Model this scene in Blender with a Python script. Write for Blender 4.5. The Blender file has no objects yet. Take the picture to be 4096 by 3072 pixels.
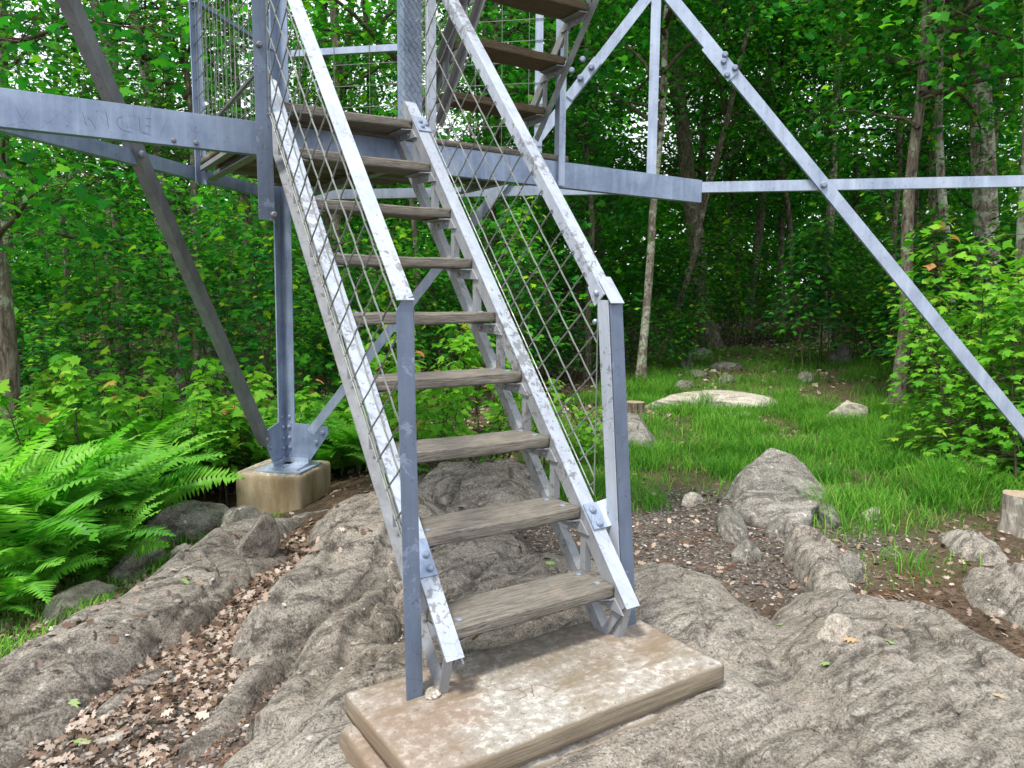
import bpy, math, random
import numpy as np
from mathutils import Vector, Matrix
random.seed(7)
RAD = math.radians
scene = bpy.context.scene
COL = scene.collection

# ------------------------------------------------------------------ camera
CAM = (-1.1544, -2.0804, 1.0862)
RT = Vector((0.83356, -0.55238, 0.00857)); FW = Vector((0.54871, 0.82806, -0.11550))
def _cam():
    pitch, yaw, roll = -0.11576, -0.58525, 0.00857
    fwd = Vector((-math.sin(yaw)*math.cos(pitch), math.cos(yaw)*math.cos(pitch), math.sin(pitch)))
    right = Vector((math.cos(yaw), math.sin(yaw), 0)); up = right.cross(fwd)
    c, s = math.cos(roll), math.sin(roll)
    rt = right*c + up*s; u2 = -right*s + up*c
    M = Matrix((( rt.x, u2.x, -fwd.x, CAM[0]), (rt.y, u2.y, -fwd.y, CAM[1]), (rt.z, u2.z, -fwd.z, CAM[2]), (0, 0, 0, 1)))
    cd = bpy.data.cameras.new('camera'); cd.sensor_width = 36; cd.lens = 3011.8/4096*36
    cd.clip_start = 0.05; cd.clip_end = 600
    co = bpy.data.objects.new('camera', cd); COL.objects.link(co); co.matrix_world = M
    scene.camera = co
    return rt, u2, fwd
CR, CU, CF = _cam()

# ------------------------------------------------------------------ light
SUN_EL, SUN_AZ = RAD(62), RAD(-115)          # azimuth clockwise from +Y
world = bpy.data.worlds.new('World'); scene.world = world; world.use_nodes = True
wn, wl = world.node_tree.nodes, world.node_tree.links
wn.clear()
wo = wn.new('ShaderNodeOutputWorld'); bg = wn.new('ShaderNodeBackground'); sky = wn.new('ShaderNodeTexSky')
sky.sky_type = 'NISHITA'; sky.sun_disc = False; sky.sun_elevation = SUN_EL; sky.sun_rotation = SUN_AZ
sky.air_density = 1.0; sky.dust_density = 2.5; sky.ozone_density = 1.0
tc = wn.new('ShaderNodeTexCoord'); nz = wn.new('ShaderNodeTexNoise'); nz.inputs['Scale'].default_value = 3.0; nz.inputs['Detail'].default_value = 4
cr = wn.new('ShaderNodeValToRGB'); cr.color_ramp.elements[0].position = .28; cr.color_ramp.elements[1].position = .42
mx = wn.new('ShaderNodeMix'); mx.data_type = 'RGBA'; mx.inputs[7].default_value = (10.5, 10.8, 11.6, 1)
wl.new(tc.outputs['Generated'], nz.inputs['Vector']); wl.new(nz.outputs['Fac'], cr.inputs['Fac'])
wl.new(cr.outputs['Color'], mx.inputs[0]); wl.new(sky.outputs[0], mx.inputs[6]); wl.new(mx.outputs[2], bg.inputs['Color'])
bg.inputs['Strength'].default_value = 0.10
wl.new(bg.outputs[0], wo.inputs['Surface'])
sd = bpy.data.lights.new('sun', 'SUN'); sd.energy = 3.0; sd.angle = RAD(9); sd.color = (1, .95, .86)
so = bpy.data.objects.new('sun', sd); COL.objects.link(so)
sdir = Vector((math.sin(SUN_AZ)*math.cos(SUN_EL), math.cos(SUN_AZ)*math.cos(SUN_EL), math.sin(SUN_EL)))
so.rotation_euler = sdir.to_track_quat('Z', 'Y').to_euler(); so.location = (-5, 0, 12)
scene.view_settings.view_transform = 'Standard'; scene.view_settings.look = 'None'
scene.view_settings.exposure = 0.76; scene.view_settings.gamma = 1
scene.cycles.max_bounces = 6; scene.cycles.transparent_max_bounces = 4
scene.cycles.diffuse_bounces = 4; scene.cycles.glossy_bounces = 2; scene.cycles.transmission_bounces = 3
scene.cycles.sample_clamp_indirect = 4

# ------------------------------------------------------------------ numpy noise
def _h(ix, iy, seed):
    n = (ix.astype(np.int64)*374761393 + iy.astype(np.int64)*668265263 + seed*974634777) & 0xffffffff
    n = ((n ^ (n >> 13))*1274126177) & 0xffffffff
    return ((n ^ (n >> 16)) & 0xffffff)/float(0xffffff)
def vn(x, y, seed=0):
    x = np.asarray(x, float); y = np.asarray(y, float)
    ix, iy = np.floor(x), np.floor(y); fx, fy = x-ix, y-iy
    fx = fx*fx*(3-2*fx); fy = fy*fy*(3-2*fy)
    a = _h(ix, iy, seed); b = _h(ix+1, iy, seed); c = _h(ix, iy+1, seed); d = _h(ix+1, iy+1, seed)
    return (a*(1-fx)+b*fx)*(1-fy)+(c*(1-fx)+d*fx)*fy
def fbm(x, y, seed=0, o=5, g=.5):
    s = 0; a = 1; t = 0
    for i in range(o):
        s = s+a*vn(x*2**i+i*17.3, y*2**i-i*9.1, seed+i); t += a; a *= g
    return s/t*2-1
def sst(a, b, x):
    t = np.clip((x-a)/(b-a), 0, 1); return t*t*(3-2*t)

# ------------------------------------------------------------------ mesh + object helpers
def link_mesh(name, me, mat=None, parent=None, smooth=False):
    if mat:
        for m in (mat if isinstance(mat, (list, tuple)) else [mat]): me.materials.append(m)
    if smooth: me.polygons.foreach_set('use_smooth', [True]*len(me.polygons))
    o = bpy.data.objects.new(name, me); COL.objects.link(o)
    if parent is not None: o.parent = parent
    return o
def np_mesh(name, V, F):                         # V (n,3), F (m,k)
    V = np.ascontiguousarray(V, dtype=np.float32); F = np.ascontiguousarray(F, dtype=np.int32)
    me = bpy.data.meshes.new(name); k = F.shape[1]
    me.vertices.add(len(V)); me.vertices.foreach_set('co', V.ravel())
    me.loops.add(F.size); me.loops.foreach_set('vertex_index', F.ravel())
    me.polygons.add(len(F)); me.polygons.foreach_set('loop_start', np.arange(0, F.size, k, dtype=np.int32))
    me.polygons.foreach_set('loop_total', np.full(len(F), k, dtype=np.int32))
    me.update(calc_edges=True); me.validate()
    return me
def face_attr(me, name, vals):
    a = me.attributes.new(name, 'FLOAT', 'FACE'); a.data.foreach_set('value', np.asarray(vals, dtype=np.float32))
def tag(o, label=None, cat=None, group=None, kind=None):
    if label: o['label'] = label
    if cat: o['category'] = cat
    if group: o['group'] = group
    if kind: o['kind'] = kind
    return o
def empty(name, loc=(0, 0, 0), rz=0, parent=None):
    o = bpy.data.objects.new(name, None); COL.objects.link(o); o.location = loc; o.rotation_euler = (0, 0, rz)
    o.empty_display_size = .1
    if parent is not None: o.parent = parent
    return o
class MB:
    def __init__(s): s.v = []; s.f = []
    def add(s, V, F):
        b = len(s.v); s.v += [tuple(p) for p in V]; s.f += [tuple(i+b for i in f) for f in F]
    def sweep(s, prof, p0, p1, a, b, cap=True):
        p0, p1, a, b = map(Vector, (p0, p1, a, b)); n = len(prof)
        V = [p0+a*x+b*y for x, y in prof]+[p1+a*x+b*y for x, y in prof]
        F = [(i, (i+1) % n, n+(i+1) % n, n+i) for i in range(n)]
        if cap: F += [tuple(range(n-1, -1, -1)), tuple(range(n, 2*n))]
        s.add(V, F)
    def angle(s, p0, p1, a, b, wa, wb, t=.006):
        s.sweep([(0, 0), (wa, 0), (wa, t), (t, t), (t, wb), (0, wb)], p0, p1, a, b)
    def bar(s, p0, p1, a, b, wa, wb):
        s.sweep([(-wa/2, -wb/2), (wa/2, -wb/2), (wa/2, wb/2), (-wa/2, wb/2)], p0, p1, a, b)
    def plate(s, pts, nrm, t):                   # polygon + thickness
        pts = [Vector(p) for p in pts]; nv = Vector(nrm).normalized()*t; n = len(pts)
        s.add(pts+[p+nv for p in pts], [tuple(range(n-1, -1, -1)), tuple(range(n, 2*n))]+[(i, (i+1) % n, n+(i+1) % n, n+i) for i in range(n)])
    def tube(s, pts, rad, seg=6, cap=True):
        pts = [Vector(p) for p in pts]; n = len(pts)
        if not isinstance(rad, (list, tuple)): rad = [rad]*n
        V = []; prev = None
        for i, p in enumerate(pts):
            t = (pts[min(i+1, n-1)]-pts[max(i-1, 0)]).normalized()
            if prev is None: x = t.orthogonal().normalized()
            else: x = (prev-t*prev.dot(t)).normalized()
            prev = x; y = t.cross(x)
            for k in range(seg):
                an = 2*math.pi*k/seg; V.append(p+(x*math.cos(an)+y*math.sin(an))*rad[i])
        F = [(i*seg+k, i*seg+(k+1) % seg, (i+1)*seg+(k+1) % seg, (i+1)*seg+k) for i in range(n-1) for k in range(seg)]
        if cap: F += [tuple(range(seg-1, -1, -1)), tuple(range((n-1)*seg, n*seg))]
        s.add(V, F)
    def bolt(s, p, nrm, r=.012, h=.009):
        p = Vector(p); nv = Vector(nrm).normalized(); x = nv.orthogonal().normalized(); y = nv.cross(x); V = []
        for q, rr in ((-.002, r), (h*.55, r), (h, r*.62)):
            for k in range(10): an = k*math.pi/5; V.append(p+nv*q+(x*math.cos(an)+y*math.sin(an))*rr)
        F = [(i*10+k, i*10+(k+1) % 10, i*10+10+(k+1) % 10, i*10+10+k) for i in range(2) for k in range(10)]+[tuple(range(20, 30))]
        s.add(V, F)
    def split_bolts(s, parent, mat, local=False):
        n = len(s.v)//30
        for i in range(n):
            c = sum((Vector(p) for p in s.v[i*30:i*30+10]), Vector())/10; me = bpy.data.meshes.new('bolt')
            me.from_pydata([tuple(Vector(p)-c) for p in s.v[i*30:i*30+30]], [], [tuple(q-i*30 for q in f) for f in s.f[i*21:i*21+21]]); o = link_mesh('bolt', me, mat, parent); o.location = c
    def build(s, name, mat, parent=None, smooth=False, bevel=0):
        if name.endswith('bolts'): return s.split_bolts(parent, mat)
        me = bpy.data.meshes.new(name); me.from_pydata(s.v, [], s.f); me.update()
        o = link_mesh(name, me, mat, parent, smooth)
        if bevel:
            m = o.modifiers.new('bevel', 'BEVEL'); m.width = bevel; m.segments = 2; m.limit_method = 'ANGLE'
        return o
def rounded_box(sx, sy, sz, r, step, disp=0, seed=0):
    """grid-subdivided box with rounded, slightly uneven edges, centred"""
    V = {}; L = []; F = []
    n = [max(2, int(round(d/step))) for d in (sx, sy, sz)]; h = (sx/2, sy/2, sz/2)
    def vid(i, j, k):
        if (i, j, k) not in V:
            p = np.array([-h[0]+sx*i/n[0], -h[1]+sy*j/n[1], -h[2]+sz*k/n[2]])
            V[(i, j, k)] = len(L); L.append(p)
        return V[(i, j, k)]
    for i in range(n[0]):
        for j in range(n[1]):
            for k, fl in ((0, 1), (n[2], 0)):
                q = [vid(i, j, k), vid(i+1, j, k), vid(i+1, j+1, k), vid(i, j+1, k)]; F.append(q[::-1] if fl else q)
    for i in range(n[0]):
        for k in range(n[2]):
            for j, fl in ((0, 0), (n[1], 1)):
                q = [vid(i, j, k), vid(i+1, j, k), vid(i+1, j, k+1), vid(i, j, k+1)]; F.append(q[::-1] if fl else q)
    for j in range(n[1]):
        for k in range(n[2]):
            for i, fl in ((0, 1), (n[0], 0)):
                q = [vid(i, j, k), vid(i, j+1, k), vid(i, j+1, k+1), vid(i, j, k+1)]; F.append(q[::-1] if fl else q)
    P = np.array(L); H = np.array(h); rr = r*(1+.5*fbm(P[:, 0]*9+P[:, 2]*5, P[:, 1]*9, seed, 3))[:, None]
    c = np.clip(P, -H+rr, H-rr); d = P-c; ln = np.linalg.norm(d, axis=1, keepdims=True)
    m = ln[:, 0] > 1e-9; P[m] = c[m]+d[m]/ln[m]*rr[m]
    if disp:
        nn = P/np.linalg.norm(P/H, axis=1, keepdims=True); 
        for ax, (a, b) in enumerate(((1, 2), (0, 2), (0, 1))):
            P[:, ax] += disp*fbm(P[:, a]*6+P[:, ax]*3, P[:, b]*6, seed+ax*7, 4)
    return P, np.array(F)

# ------------------------------------------------------------------ materials
def mat_base(name):
    m = bpy.data.materials.new(name); m.use_nodes = True; nt = m.node_tree
    b = nt.nodes['Principled BSDF']; return m, nt, b
def N(nt, typ, **kw):
    n = nt.nodes.new(typ)
    for k, v in kw.items():
        if k in n.inputs: n.inputs[k].default_value = v
        else: setattr(n, k, v)
    return n
def coords(nt, scale=(1, 1, 1), rot=(0, 0, 0), kind='Object'):
    t = N(nt, 'ShaderNodeTexCoord'); mp = N(nt, 'ShaderNodeMapping'); mp.inputs['Scale'].default_value = scale; mp.inputs['Rotation'].default_value = rot
    nt.links.new(t.outputs[kind], mp.inputs['Vector']); return mp.outputs[0]
def noise(nt, vec, scale, detail=5, rough=.55, dist=0):
    n = N(nt, 'ShaderNodeTexNoise'); n.inputs['Scale'].default_value = scale; n.inputs['Detail'].default_value = detail
    n.inputs['Roughness'].default_value = rough; n.inputs['Distortion'].default_value = dist
    nt.links.new(vec, n.inputs['Vector']); return n.outputs['Fac']
def ramp(nt, fac, stops):
    r = N(nt, 'ShaderNodeValToRGB'); e = r.color_ramp.elements
    while len(e) > 1: e.remove(e[-1])
    for i, (p, c) in enumerate(stops):
        x = e[0] if i == 0 else e.new(p)
        x.position = p; x.color = (c, c, c, 1) if not isinstance(c, tuple) else (*c, 1)
    nt.links.new(fac, r.inputs['Fac']); return r.outputs['Color']
def mix(nt, fac, a, b, mode='MIX'):
    m = N(nt, 'ShaderNodeMix', data_type='RGBA', blend_type=mode)
    for i, v in ((0, fac), (6, a), (7, b)):
        if isinstance(v, (float, int)): m.inputs[i].default_value = v
        elif isinstance(v, tuple): m.inputs[i].default_value = (*v, 1)
        else: nt.links.new(v, m.inputs[i])
    return m.outputs[2]
def bump(nt, b, height, strength=.4, dist=.01, prev=None):
    n = N(nt, 'ShaderNodeBump'); n.inputs['Strength'].default_value = strength; n.inputs['Distance'].default_value = dist
    nt.links.new(height, n.inputs['Height'])
    if prev is not None: nt.links.new(prev, n.inputs['Normal'])
    nt.links.new(n.outputs[0], b.inputs['Normal']); return n.outputs[0]

def steel(name, base, dark, peel=None, peel_amt=.5, rust=.3, rough=.42, metal=.25, spec=.5, fine=1):
    m, nt, b = mat_base(name); v = coords(nt)
    n1 = noise(nt, v, 5, 5, .6); n2 = noise(nt, v, 38, 4, .6); n3 = noise(nt, v, 14*fine, 8, .72, .6)
    c = mix(nt, ramp(nt, n1, [(.3, 0.), (.7, 1.)]), base, dark)
    c = mix(nt, ramp(nt, n2, [(.62, 0.), (.7, .7)]), c, tuple(x*.6 for x in dark))
    if peel:
        pm = N(nt, 'ShaderNodeMath', operation='MULTIPLY_ADD'); nt.links.new(noise(nt, v, 2.3, 3, .5), pm.inputs[0]); pm.inputs[1].default_value = .55; nt.links.new(n3, pm.inputs[2])
        c = mix(nt, ramp(nt, pm.outputs[0], [(peel_amt+.265, 0.), (peel_amt+.29, 1.)]), peel, c)
        ed = noise(nt, v, 60, 5, .8); c = mix(nt, ramp(nt, ed, [(.27, .5), (.33, 0.)]), c, tuple(x*.6 for x in peel))
    nr = noise(nt, coords(nt, (1, 1, .6)), 7, 7, .75, .3)
    c = mix(nt, ramp(nt, nr, [(.70-.1*rust, 0.), (.78, .75)]), c, (.16, .085, .045))
    dr = noise(nt, coords(nt, (9, 9, .8)), 3, 5, .6); c = mix(nt, ramp(nt, dr, [(.50, 0.), (.72, .3)]), c, tuple(min(1, x*1.4) for x in base)); c = mix(nt, ramp(nt, dr, [(.28, .3), (.45, 0.)]), c, tuple(x*.55 for x in dark))
    sc = N(nt, 'ShaderNodeTexVoronoi', feature='DISTANCE_TO_EDGE'); sc.inputs['Scale'].default_value = 9
    nt.links.new(coords(nt, (1, 1.7, .7)), sc.inputs['Vector'])
    sm = mix(nt, 1., ramp(nt, sc.outputs['Distance'], [(.0, 1.), (.012, 0.)]), ramp(nt, n1, [(.5, 0.), (.62, .6)]), 'MULTIPLY')
    c = mix(nt, sm, c, (.07, .075, .09))
    nt.links.new(c, b.inputs['Base Color'])
    b.inputs['Metallic'].default_value = metal
    nt.links.new(ramp(nt, n2, [(.3, rough-.08), (.7, rough+.18)]), b.inputs['Roughness'])
    h = mix(nt, .5, n3, n2); bump(nt, b, h, .25, .004)
    return m
M_STEEL = steel('silver_blue_steel', (.27, .34, .46), (.15, .205, .31))
M_STEEL_L = steel('pale_galvanised_steel', (.38, .45, .56), (.24, .30, .41), rough=.4)
M_STEEL_W = steel('peeling_white_steel', (.42, .465, .54), (.34, .38, .45), peel=(.20, .205, .225), peel_amt=.405, rust=.75, fine=2.2)
M_STEEL_W2 = steel('worn_pale_steel', (.31, .33, .36), (.24, .25, .27), peel=(.16, .15, .145), peel_amt=.385, rust=1.1, fine=2.0)
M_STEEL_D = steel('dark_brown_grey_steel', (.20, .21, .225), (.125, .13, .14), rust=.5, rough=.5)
M_STEEL_B = steel('blue_grey_steel', (.13, .17, .245), (.095, .125, .18), peel=(.19, .24, .33), peel_amt=.38, rust=.5)
M_STEEL_G = steel('grey_painted_steel', (.26, .275, .28), (.19, .20, .20), rust=.7, rough=.5)
M_BOLT = steel('bolt_steel', (.26, .31, .40), (.17, .21, .29), rough=.38)
M_WIRE = steel('galvanised_wire', (.23, .25, .235), (.12, .13, .12), rough=.45, metal=.3)
M_SCRATCH, _nt, _b = mat_base('scratched_line'); _b.inputs['Base Color'].default_value = (.06, .065, .09, 1)
M_GROOVE, _nt, _b = mat_base('carved_groove'); _b.inputs['Base Color'].default_value = (.17, .13, .11, 1)

def wood(name, light, dark, moss, green=.35, sc=(.7, 16, 16)):
    m, nt, b = mat_base(name); v = coords(nt, sc)
    g = noise(nt, v, 9, 7, .7, .4); g2 = noise(nt, v, 26, 4, .6, .2)
    c = mix(nt, ramp(nt, g, [(.30, 0.), (.66, 1.)]), dark, light)
    c = mix(nt, ramp(nt, g2, [(.52, 0.), (.66, .85)]), c, tuple(x*.45 for x in dark))
    v2 = coords(nt); s = noise(nt, v2, 4, 4, .6)
    c = mix(nt, ramp(nt, s, [(.45, 0.), (.7, green)]), c, moss)
    s2 = noise(nt, coords(nt, (1, 1, 1)), 11, 5, .6); c = mix(nt, ramp(nt, s2, [(.58, 0.), (.78, .4)]), c, (.27, .20, .15))
    nt.links.new(c, b.inputs['Base Color']); b.inputs['Roughness'].default_value = .86; b.inputs['Specular IOR Level'].default_value = .25
    bump(nt, b, mix(nt, .5, g, g2), .9, .006); return m
M_WOOD = wood('weathered_tread_wood', (.265, .245, .215), (.065, .058, .05), (.12, .115, .08))
M_WOOD2 = wood('mossy_plank_wood', (.28, .24, .15), (.12, .10, .06), (.12, .13, .05), .6, (11, .9, 11))
M_WOOD3 = wood('brown_plank_wood', (.17, .13, .085), (.075, .055, .036), (.10, .095, .05), .4)

def concrete(name, slab=True):
    m, nt, b = mat_base(name); v = coords(nt)
    n1 = noise(nt, v, 3.2, 6, .6); n2 = noise(nt, v, 30, 5, .7); n3 = noise(nt, v, 7, 8, .72, .1); sp = noise(nt, v, 170, 3, .6)
    c = mix(nt, ramp(nt, n1, [(.3, 0.), (.7, 1.)]), (.25, .238, .215), (.37, .357, .33))
    c = mix(nt, ramp(nt, n3, [(.46, 0.), (.62, .75)]), c, (.24, .20, .165) if slab else (.34, .23, .12))
    c = mix(nt, ramp(nt, n2, [(.52, 0.), (.60, .7)]), c, (.54, .51, .47)); c = mix(nt, ramp(nt, n2, [(.36, .75), (.44, 0.)]), c, (.17, .145, .115)); pt = noise(nt, v, 55, 3, .6); c = mix(nt, ramp(nt, pt, [(.30, .9), (.345, 0.)]), c, (.07, .06, .05))
    c = mix(nt, ramp(nt, sp, [(.33, .6), (.40, 0.)]), c, (.16, .14, .12))
    n4 = noise(nt, coords(nt, (.7, 2.2, 1)), 4.1, 8, .75, .1); c = mix(nt, ramp(nt, n4, [(.48, 0.), (.62, .8)]), c, (.17, .135, .09))
    sep = N(nt, 'ShaderNodeSeparateXYZ'); g = N(nt, 'ShaderNodeNewGeometry'); nt.links.new(g.outputs['Normal'], sep.inputs[0])
    side = ramp(nt, sep.outputs['Z'], [(.45, 1.), (.8, 0.)])
    stv = coords(nt, (1.6, 1.6, .5) if not slab else (1.2, 1.2, 30)); st = noise(nt, stv, 3, 5, .6)
    sc_ = mix(nt, ramp(nt, st, [(.35, 0.), (.65, 1.)]), (.20, .15, .085) if not slab else (.15, .125, .09), (.40, .33, .23) if not slab else (.25, .21, .155))
    c = mix(nt, side, c, sc_)
    if slab:
        for px_, py_, pr_ in ((-.43, .10, .15), (.52, .14, .20), (-.60, -.16, .2), (.1, .2, .25)):
            vm = N(nt, 'ShaderNodeVectorMath', operation='DISTANCE'); nt.links.new(v, vm.inputs[0]); vm.inputs[1].default_value = (px_, py_, .04)
            ma = N(nt, 'ShaderNodeMath', operation='MULTIPLY_ADD'); nt.links.new(n3, ma.inputs[0]); ma.inputs[1].default_value = -.35; nt.links.new(vm.outputs['Value'], ma.inputs[2])
            col = (.19, .125, .085) if px_ != .1 else (.13, .105, .075); c = mix(nt, ramp(nt, ma.outputs[0], [(max(0, pr_-.27), .42), (pr_-.08, 0.)]), c, col)
    nt.links.new(c, b.inputs['Base Color']); b.inputs['Roughness'].default_value = .9; b.inputs['Specular IOR Level'].default_value = .2
    h = mix(nt, .5, n2, pt); hh = mix(nt, .35, h, st); bump(nt, b, hh, .7, .008); return m
M_SLAB = concrete('stained_concrete'); M_FOOT = concrete('tan_concrete', False)

def rock_mat(name, a, b_, dark, lich, rot=-.733, stretch=(.8, 5.2, 3), lam=.4):
    m, nt, b = mat_base(name)
    v = coords(nt); vs = N(nt, 'ShaderNodeMapping'); vs.inputs['Rotation'].default_value = (0, 0, rot); vs.inputs['Scale'].default_value = stretch
    nt.links.new(v, vs.inputs['Vector']); vs = vs.outputs[0]
    big = noise(nt, v, 1.3, 6, .6, 0); st = noise(nt, vs, 3.5, 9, .70, .05); fine = noise(nt, v, 95, 4, .85); mid = noise(nt, v, 17, 9, .78, 0)
    c = mix(nt, ramp(nt, big, [(.34, 0.), (.66, 1.)]), a, b_)
    c = mix(nt, ramp(nt, st, [(.39, .88), (.53, 0.)]), c, dark)
    c = mix(nt, ramp(nt, mid, [(.50, 0.), (.64, .6)]), c, tuple(min(1, x*1.35) for x in b_))
    c = mix(nt, ramp(nt, fine, [(.38, .85), (.5, 0.)]), c, tuple(x*.5 for x in dark))
    c = mix(nt, ramp(nt, fine, [(.60, 0.), (.68, .8)]), c, lich)
    vo = N(nt, 'ShaderNodeTexVoronoi'); vo.inputs['Scale'].default_value = 16; nt.links.new(v, vo.inputs['Vector'])
    lm = mix(nt, 1., ramp(nt, vo.outputs['Distance'], [(.16, 1.), (.24, 0.)]), ramp(nt, mid, [(.5, 0.), (.6, lam)]), 'MULTIPLY')
    c = mix(nt, lm, c, lich)
    ck = N(nt, 'ShaderNodeTexVoronoi', feature='DISTANCE_TO_EDGE'); ck.inputs['Scale'].default_value = .7
    wv = mix(nt, .06, vs, N(nt, 'ShaderNodeTexNoise', Scale=6.).outputs['Color']); nt.links.new(wv, ck.inputs['Vector'])
    c = mix(nt, mix(nt, 1., ramp(nt, ck.outputs['Distance'], [(0, .85), (.016, 0.)]), ramp(nt, mid, [(.46, 0.), (.56, 1.)]), 'MULTIPLY'), c, tuple(x*.35 for x in dark))
    nt.links.new(c, b.inputs['Base Color']); b.inputs['Roughness'].default_value = .88; b.inputs['Specular IOR Level'].default_value = .25
    p = bump(nt, b, st, .35, .012); p = bump(nt, b, mid, .75, .012, p); bump(nt, b, fine, .9, .007, p)
    return m
M_ROCK = rock_mat('banded_bedrock', (.225, .195, .16), (.37, .34, .30), (.07, .061, .052), (.68, .66, .62))
M_ROCK2 = rock_mat('lichened_boulder_rock', (.17, .16, .14), (.34, .325, .295), (.07, .064, .056), (.62, .60, .55), lam=.9)
M_ROCK3 = rock_mat('pale_rock', (.48, .43, .36), (.60, .56, .50), (.26, .22, .18), (.75, .72, .66))

def ground_mat():
    m, nt, b = mat_base('forest_floor'); v = coords(nt)
    n1 = noise(nt, v, .9, 5, .6); n2 = noise(nt, v, 34, 5, .7); n3 = noise(nt, v, 5, 6, .7)
    at = N(nt, 'ShaderNodeAttribute', attribute_name='cover')       # 0 duff, 1 gravel soil, 2 grass soil (vertex map)
    sep = N(nt, 'ShaderNodeSeparateColor'); nt.links.new(at.outputs['Color'], sep.inputs[0])
    duff = mix(nt, ramp(nt, n3, [(.35, 0.), (.65, 1.)]), (.075, .052, .036), (.17, .12, .085))
    duff = mix(nt, ramp(nt, n2, [(.45, 0.), (.6, .9)]), duff, (.03, .023, .017))
    duff = mix(nt, ramp(nt, n2, [(.62, 0.), (.7, .8)]), duff, (.27, .21, .16))
    grav = mix(nt, ramp(nt, n2, [(.40, 0.), (.62, 1.)]), (.045, .037, .031), (.17, .145, .125))
    gs = mix(nt, ramp(nt, n2, [(.35, 0.), (.65, 1.)]), (.05, .07, .022), (.12, .13, .045))
    c = mix(nt, sep.outputs[0], duff, grav); c = mix(nt, sep.outputs[1], c, gs)
    nt.links.new(c, b.inputs['Base Color']); b.inputs['Roughness'].default_value = .95; b.inputs['Specular IOR Level'].default_value = .1
    p = bump(nt, b, n2, .9, .02); bump(nt, b, n3, .6, .05, p); return m
M_GROUND = ground_mat()

def leaf_mat(name, stops, transl=.4, gloss=.12, rough=.45):
    m = bpy.data.materials.new(name); m.use_nodes = True; nt = m.node_tree; nt.nodes.clear()
    o = N(nt, 'ShaderNodeOutputMaterial'); at = N(nt, 'ShaderNodeAttribute', attribute_name='tone')
    oi = N(nt, 'ShaderNodeObjectInfo')
    ad = N(nt, 'ShaderNodeMath', operation='MULTIPLY_ADD'); nt.links.new(oi.outputs['Random'], ad.inputs[0]); ad.inputs[1].default_value = .22; nt.links.new(at.outputs['Fac'], ad.inputs[2])
    sb = N(nt, 'ShaderNodeMath', operation='SUBTRACT'); nt.links.new(ad.outputs[0], sb.inputs[0]); sb.inputs[1].default_value = .11
    c = ramp(nt, sb.outputs[0], stops)
    d = N(nt, 'ShaderNodeBsdfDiffuse'); t = N(nt, 'ShaderNodeBsdfTranslucent'); g = N(nt, 'ShaderNodeBsdfGlossy'); g.inputs['Roughness'].default_value = rough
    nt.links.new(c, d.inputs[0]); tcol = mix(nt, 1., c, (1.15, 1.5, .55), 'MULTIPLY'); nt.links.new(tcol, t.inputs[0])
    a = N(nt, 'ShaderNodeMixShader'); a.inputs[0].default_value = transl; nt.links.new(d.outputs[0], a.inputs[1]); nt.links.new(t.outputs[0], a.inputs[2])
    fr = N(nt, 'ShaderNodeFresnel'); fr.inputs['IOR'].default_value = 1.4
    fm = N(nt, 'ShaderNodeMath', operation='MULTIPLY'); nt.links.new(fr.outputs[0], fm.inputs[0]); fm.inputs[1].default_value = gloss*2.2
    b2 = N(nt, 'ShaderNodeMixShader'); nt.links.new(fm.outputs[0], b2.inputs[0]); nt.links.new(a.outputs[0], b2.inputs[1]); nt.links.new(g.outputs[0], b2.inputs[2])
    nt.links.new(b2.outputs[0], o.inputs['Surface']); return m
M_LEAF = leaf_mat('maple_leaves', [(0, (.006, .07, .020)), (.4, (.024, .19, .026)), (.75, (.10, .39, .026)), (.97, (.34, .55, .025))], .5, .06)
M_LEAF_B = leaf_mat('bright_maple_leaves', [(0, (.07, .27, .025)), (.5, (.16, .42, .035)), (.9, (.26, .47, .045)), (.965, (.42, .44, .05)), (.99, (.55, .24, .12))], .45, .05)
M_LEAF_F = leaf_mat('far_leaves', [(0, (.02, .13, .018)), (.6, (.06, .27, .024)), (1, (.17, .42, .03))], .5, .02)
M_FERN = leaf_mat('fern_fronds', [(0, (.045, .22, .022)), (.5, (.11, .37, .035)), (1, (.26, .54, .07))], .45, .03, .6)
M_GRASS = leaf_mat('grass_blades', [(0, (.035, .17, .018)), (.5, (.09, .28, .03)), (.9, (.20, .40, .055)), (1, (.38, .40, .14))], .4, .04, .6)
M_LITTER = leaf_mat('dry_leaves', [(0, (.10, .065, .05)), (.3, (.20, .14, .105)), (.65, (.34, .26, .21)), (1, (.52, .45, .39))], .06, .03)
M_GREENLEAF = leaf_mat('fallen_green_leaves', [(0, (.22, .34, .12)), (1, (.36, .48, .20))], .15, .05)
M_TANLEAF = leaf_mat('fallen_tan_leaves', [(0, (.42, .27, .15)), (1, (.55, .40, .26))], .1, .03)
M_NEEDLE = leaf_mat('rusty_needles', [(0, (.18, .06, .025)), (1, (.32, .12, .05))], .05, .02)
def pebble_mat():
    m, nt, b = mat_base('gravel_stones'); at = N(nt, 'ShaderNodeAttribute', attribute_name='tone')
    c = ramp(nt, at.outputs['Fac'], [(0, (.06, .052, .046)), (.5, (.155, .135, .12)), (.88, (.30, .27, .24)), (1, (.56, .52, .48))])
    nt.links.new(c, b.inputs['Base Color']); b.inputs['Roughness'].default_value = .85; return m
M_PEB = pebble_mat()
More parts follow.
